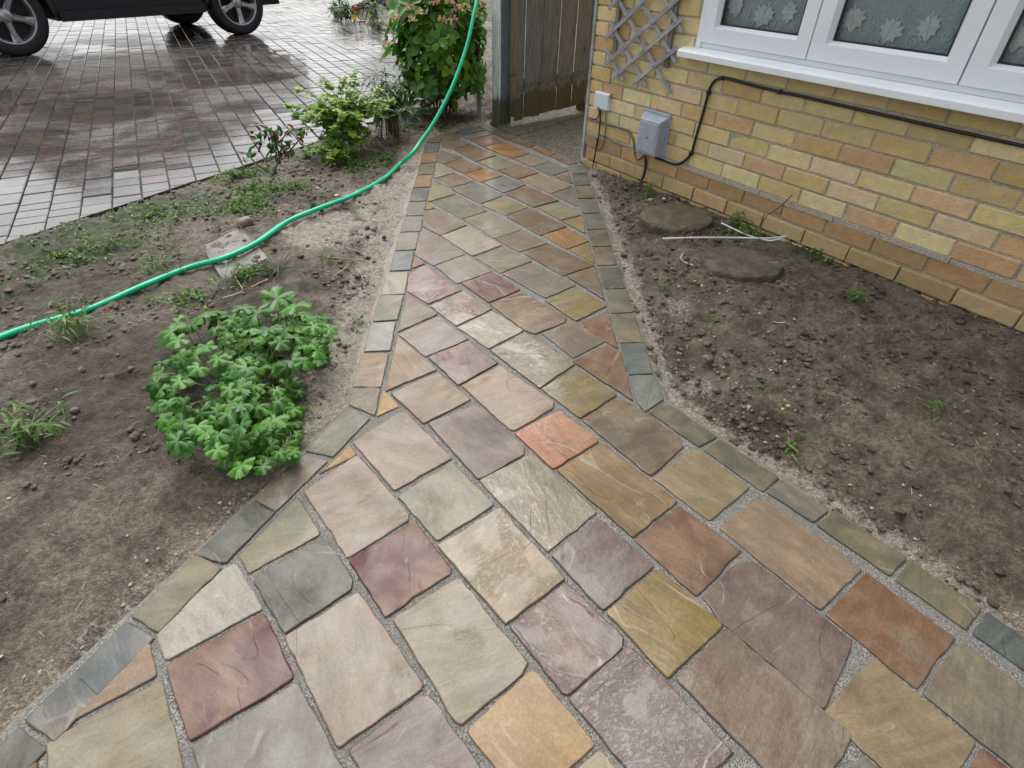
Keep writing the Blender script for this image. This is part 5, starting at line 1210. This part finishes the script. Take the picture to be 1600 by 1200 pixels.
# white plastic strip and thin white root bits
def strip(name, label, cat, pts, rad, mat, dz=.01, n=6, dzs=None):
    P_ = smooth_pts([on_soil(x, y, dz if dzs is None else dzs[i]) for i, (x, y) in enumerate(pts)], 6)
    return tag(MB().tube(P_, rad, n).build(name, M[mat] if isinstance(mat, str) else mat, smooth=True), label, cat)
strip('plastic_strip', 'bent white plastic strip lying across the stepping stones', 'plastic strip', [(1034, 379), (1090, 382), (1150, 387), (1195, 389.5), (1226, 384.5), (1200, 382), (1166, 371.5), (1126, 352)], .0042, 'whitepl', dzs=[.02, .035, .05, .055, .05, .02, .015, .012])
strip('white_root', 'thin curled white root end beside the lower stepping stone', 'root', [(1066, 400), (1063, 407), (1070, 414), (1082, 418)], .0022, 'whitepl', .012)
strip('white_root', 'short white root at the far right of the bed', 'root', [(1207, 505), (1216, 507), (1226, 506)], .0015, 'whitepl', .008)
for lab, pts, r in (('long straw stalk lying below the hose near the path', [(512, 406), (545, 408.5), (578, 411.5)], .0022), ('shorter straw stalk slanting below the long one', [(522, 436), (535, 427), (546, 417)], .0024), ('curled brown stalk above the straw stalks', [(541, 391), (560, 397), (577, 405)], .0025), ('pale stalk standing among the weeds above the lobed clump', [(362, 424), (372, 442), (381, 457)], .0022), ('dry stalk crossing the weeds above the lobed clump', [(350, 470), (375, 462), (420, 440)], .003)):
    strip('dry_stalk', lab, 'stalk', pts, r, 'straw', .012)
for lab, pts in (('dark bent twig across the small grey slab', [(352, 371), (374, 362), (380, 366), (397, 386)]), ('bare brown stick among the weeds above the lobed clump', [(415, 455), (440, 425), (456, 402)])):
    strip('twig', lab, 'twig', pts, .002, 'twig', .03)
strip('dry_stalk', 'thick brown stalk poking from the dark soil by the lobed clump', 'stalk', [(440, 612), (444, 600), (446, 588)], .003, m_simple('brown_stalk', (.22, .10, .03), .6), dzs=[0, .02, .05])
# dead branching twig by the wall
tb_ = on_soil(1186, 372); tw = MB()
for pl_, r in (([(1186, 372), (1190, 352), (1199, 336), (1209, 330), (1222, 320), (1237, 305)], .0028), ([(1209, 330), (1216, 334), (1223, 331)], .0016), ([(1222, 320), (1226, 323), (1234, 326)], .0013), ([(1199, 336), (1206, 332)], .0016)):
    tw.tube(smooth_pts([at_d(x, y, 2.62 - (i * .01)) for i, (x, y) in enumerate(pl_)], 4), r, 5)
tag(tw.build('dead_twig', M['twig']), 'dark bare twig leaning on the wall behind the white strip', 'twig')
rs_ = plant('red_shoots', 'cluster of dark red shoots in front of the upper stepping stone', 'shoots', on_soil(1080, 376)); sh = 0
for x, y0, y1 in ((1070, 377, 364), (1082, 376, 356), (1080, 378, 370), (1091, 376, 361)):
    a = on_soil(x, y0); b = a + Vector((.008 * (sh - 1.5), 0, (y0 - y1) / 330)); MB().tube([a - rs_.location, (a + b) / 2 - rs_.location + Vector((.002, 0, 0)), b - rs_.location, b - rs_.location + Vector((.004, 0, .006))], [.003, .0028, .004, .002], 6).build('shoot', m_simple('red_shoot', (.13, .015, .02), .5), rs_, smooth=True); sh += 1
# small grey slab under the hose
stone('loose_slab', [Vector((q.x, q.y, 0)) for q in (at(318, 392), at(379, 361), at(420, 410), at(352, 446))], (122, 124, 124), .5, None, random.Random(1), th=.04, zoff=.024, corner=.004)
o = COL.objects[-1]; tag(o, 'small blue-grey paving slab lying loose under the hose', 'slab')

# ------------------------------------------------------------------ flower bed and dark hedge beyond the driveway
def flower(px, py, d, col, label, n=5, s=.034):
    c = at_d(px, py, d); f = plant('garden_flower', label, 'flower', Vector((c.x, c.y, 0))); z = Vector((0, 0, c.z)); pv = leaf_ovate(1, .95, 4, .15, .2, 0, .6)
    for i in range(n):
        a = 6.283 * i / n; dd = Vector((math.cos(a), -.55 * 1, math.sin(a) * .9 + .1)); put_leaf('petal', leafmesh('petal_' + col, pv, M[col]), f, z, basis(dd, Vector((0, -1, .5))), s)
    MB().tube([(0, 0, -.1), (0, 0, c.z)], .004, 5).build('stem', M['stem'], f)
    LM['petal_' + col].name = 'petal'
flower(554, 27, 8.7, 'yellow', 'yellow pansy at the edge of the far flower bed', 5, .06); flower(578, 24, 8.8, 'yellow', 'smaller yellow flower right of the yellow pansy', 4, .035)
flower(552, 12, 9.2, 'red', 'left red flower in the far bed', 5, .04); flower(561, 10, 9.3, 'red', 'right red flower in the far bed', 5, .04); flower(559, 17, 9.1, 'red', 'lower red flower in the far bed', 5, .04); flower(524, 8, 9.6, 'violet', 'violet flower at the left end of the far bed', 5, .05)
for (x, y, rx, h, lab, lf, mat, s0, s1, n) in ((545, 28, .40, .42, 'low green bedding plant behind the yellow pansy', NA, 'dark', .08, .16, 260), (525, 20, .18, .2, 'bright green bedding plant under the violet flower', OB, 'weed', .05, .09, 90), (585, 30, .28, .45, 'grey-green bedding plant left of the dark hedge', NA, 'dark', .05, .09, 220), (590, 40, .2, .15, 'low greenery at the driveway edge of the far bed', OB, 'weed', .04, .07, 80)):
    b = at(x, y + 6); clump('bedding_plant', lab, 'plant', b, n, rx, h, lf, M[mat], s0, s1, 24, sr=.003, up=.7)
hb = Vector((-1.45, 10.5, 0)); hed = plant('dark_hedge', 'dark purple-black small-leaved hedge beyond the wet driveway', 'hedge', hb); j = Join(); st = MB()
for i in range(20000):
    d = rdir(); q = Vector((d.x * 1.3, d.y * .9, 1.1 + d.z * 1.12)) ; q = Vector((q.x * (.85 + .15 * math.sin(q.z * 7 + d.x * 4)), q.y, q.z)) ; 
    j.add(tiny, q * pr_.uniform(.86, 1.0) if q.z > .1 else q, basis(rdir(), d + rdir() * .6), pr_.uniform(.02, .038))
for i in range(9): st.tube([(pr_.gauss(0, .2), pr_.gauss(0, .2), -.1), (pr_.uniform(-.7, .7), pr_.uniform(-.5, .5), .8)], .015, 5)
st.build('stems', M['twig'], hed); j.build('foliage', M['purple'], hed, 'stuff')

# ------------------------------------------------------------------ parked car: local x forward (to the right), y to its left (away), z up
CW = at(384, 55); CA = R(52); car = empty('parked_car', CW, CA); tag(car, 'dark parked estate car on the wet driveway, only its wheel and lower body in view', 'car')
WR = .385
def lathe(prof, n=40, mi=None):
    V = []; F = []
    for r, y in prof:
        for i in range(n): a = 2 * math.pi * i / n; V.append((r * math.cos(a), y, r * math.sin(a)))
    for k in range(len(prof) - 1):
        for i in range(n): F.append((k * n + i, k * n + (i + 1) % n, (k + 1) * n + (i + 1) % n, (k + 1) * n + i))
    return V, F
def wheel(x, y, side):
    w = link('wheel', None, car, (x, y, WR), (0, 0, 0 if side < 0 else math.pi))
    V, F = lathe([(.27, .0), (.29, -.006), (.34, -.012), (.365, -.006), (WR, .03), (WR, .19), (.36, .225), (.27, .22)]); link('tyre', mk('tyre', V, F, M['rubber'], True), w)
    V, F = lathe([(.272, .0), (.262, -.008), (.25, .004), (.245, .03), (.24, .2)]); link('rim', mk('rim', V, F, M['alloy'], True), w)
    V, F = lathe([(.24, .10), (.0001, .10)]); link('brake_disc', mk('brake_disc', V, F, M['trim'], True), w)
    for i in range(5):
        a = 2 * math.pi * i / 5 + R(-88); c, s = math.cos(a), math.sin(a); m = MB(); P_ = [(.055, .036), (.15, .030), (.245, .048)]
        for sg in (-1, 1): pass
        V = []
        for r_, hw_ in P_:
            for t, dy in ((-hw_, .022), (-hw_ * .45, -.002), (hw_ * .45, -.002), (hw_, .022)): V.append((r_ * c - t * s, dy + .02 * (1 - r_ / .25), r_ * s + t * c))
        F = [(k * 4 + q, k * 4 + q + 1, k * 4 + 5 + q, k * 4 + 4 + q) for k in range(2) for q in range(3)]
        link('spoke', mk('spoke', V, F, M['alloy'], False), w)
    V, F = lathe([(.0001, -.004), (.03, -.004), (.062, .008), (.068, .03)], 24); link('hub_cap', mk('hub_cap', V, F, M['alloy'], True), w)
WB = 2.70
for x, y, s in ((0, 0, -1), (-WB, 0, -1), (0, 1.82, 1), (-WB, 1.82, 1)): wheel(x, y, s)
def body_section(pts_y, prof): pass
prof = [(.86, .56), (.90, .72), (.86, .86), (.70, .98), (-.35, 1.06), (-2.9, 1.10), (-3.45, 1.08), (-3.52, .8), (-3.50, .5), (-3.42, .44), (-WB - .44, .44)]
arch = lambda cx: [(cx + .44 * math.cos(t), .40 + .44 * math.sin(t)) for t in [math.pi - i * math.pi / 10 for i in range(11)]]
out2 = prof[:] + arch(-WB)[0:] + [(-WB + .46, .31), (-.47, .31)] + arch(0) + [(.46, .46), (.80, .48)]
lv = [(-.015, .0), (-.04, .02), (-.05, 0)]
n = len(out2); V = []; F = []
for y, sh in ((.02, .02), (-.02, 0), (1.84, 0), (1.80, .02)):
    for x, z in out2: V.append((x * (1 - sh * .3), y, z - sh * (1 if z > .9 else 0)))
for k in range(3):
    for i in range(n): F.append((k * n + i, k * n + (i + 1) % n, (k + 1) * n + (i + 1) % n, (k + 1) * n + i))
bm = bmesh.new(); vs = [bm.verts.new(v) for v in V]
for f in F: bm.faces.new([vs[i] for i in f])
for k in (0, 3):
    ed_ = [bm.edges.get((vs[k * n + i], vs[k * n + (i + 1) % n])) for i in range(n)]
    bmesh.ops.triangle_fill(bm, use_beauty=True, edges=[e for e in ed_ if e])
bmesh.ops.recalc_face_normals(bm, faces=bm.faces); me = bpy.data.meshes.new('body'); bm.to_mesh(me); bm.free(); me.materials.append(M['car']); link('body', me, car)
cab = [(.0, 1.03), (-.75, 1.50), (-1.3, 1.58), (-2.7, 1.56), (-3.3, 1.08)]
def extr(poly, y0, y1, inset, nm, mat, par=car):
    cx = sum(p[0] for p in poly) / len(poly); cz = min(p[1] for p in poly); V = []
    for y, s in ((y0, 1), (y0 + inset, 1 - 0), (y1 - inset, 1), (y1, 1)): pass
    m = len(poly); V = [(x, y0 + inset * (z - cz) / .55, z) for x, z in poly] + [(x, y1 - inset * (z - cz) / .55, z) for x, z in poly]
    F = [tuple(range(m)), tuple(range(2 * m - 1, m - 1, -1))] + [(i, i + m, (i + 1) % m + m, (i + 1) % m) for i in range(m)]
    me = mk(nm, V, F, mat); bm = bmesh.new(); bm.from_mesh(me); bmesh.ops.recalc_face_normals(bm, faces=bm.faces); bm.to_mesh(me); bm.free(); return link(nm, me, par)
extr(cab, .08, 1.74, .16, 'cabin', M['car'])
for poly in ([(-.30, 1.10), (-.86, 1.47), (-1.38, 1.50), (-1.38, 1.12)], [(-1.46, 1.12), (-1.46, 1.50), (-2.3, 1.49), (-2.36, 1.12)], [(-2.44, 1.13), (-2.38, 1.49), (-2.62, 1.48), (-3.0, 1.14)]): extr(poly, .075, 1.745, .16, 'window', M['carglass'])
for s in (-.021, 1.841): MB().box((-2.2, min(s, s + .0) - .006, .30), (-.5, s + .006, .40)).build('sill_trim', M['trim'], car)
for cx in (0, -WB):
    for y in (-.03, 1.85):
        V = []; a_ = [math.pi - i * math.pi / 12 for i in range(13)]
        for t in a_:
            for r_ in (.432, .475): V += [(cx + r_ * math.cos(t), y - .008, .40 + r_ * math.sin(t)), (cx + r_ * math.cos(t), y + .010, .40 + r_ * math.sin(t))]
        F = []
        for i in range(12):
            b0_ = i * 4; F += [(b0_, b0_ + 2, b0_ + 6, b0_ + 4), (b0_, b0_ + 4, b0_ + 5, b0_ + 1), (b0_ + 2, b0_ + 3, b0_ + 7, b0_ + 6)]
        link('arch_trim', mk('arch_trim', V, F, M['trim']), car)
for y in (-.0, 1.6): MB().box((.80, y + .02, .70), (.905, y + .22, .82)).build('headlight', M['headl'], car)
for y in (-.0, 1.6): MB().box((-3.53, y + .02, .80), (-3.48, y + .2, 1.0)).build('tail_light', M['redlamp'], car)
MB().box((.78, .02, .455), (.92, 1.80, .60)).build('bumper', M['trim'], car); MB().box((-3.5, .1, .33), (.7, 1.7, .42)).build('underbody', M['trim'], car)
for x in (-1.55, -2.45): MB().tube([(x, -.028, .98), (x + .16, -.034, .985)], .012, 6).build('door_handle', M['trim'], car)
MB().box((-.45, -.19, 1.05), (-.28, -.02, 1.18)).build('mirror', M['car'], car)
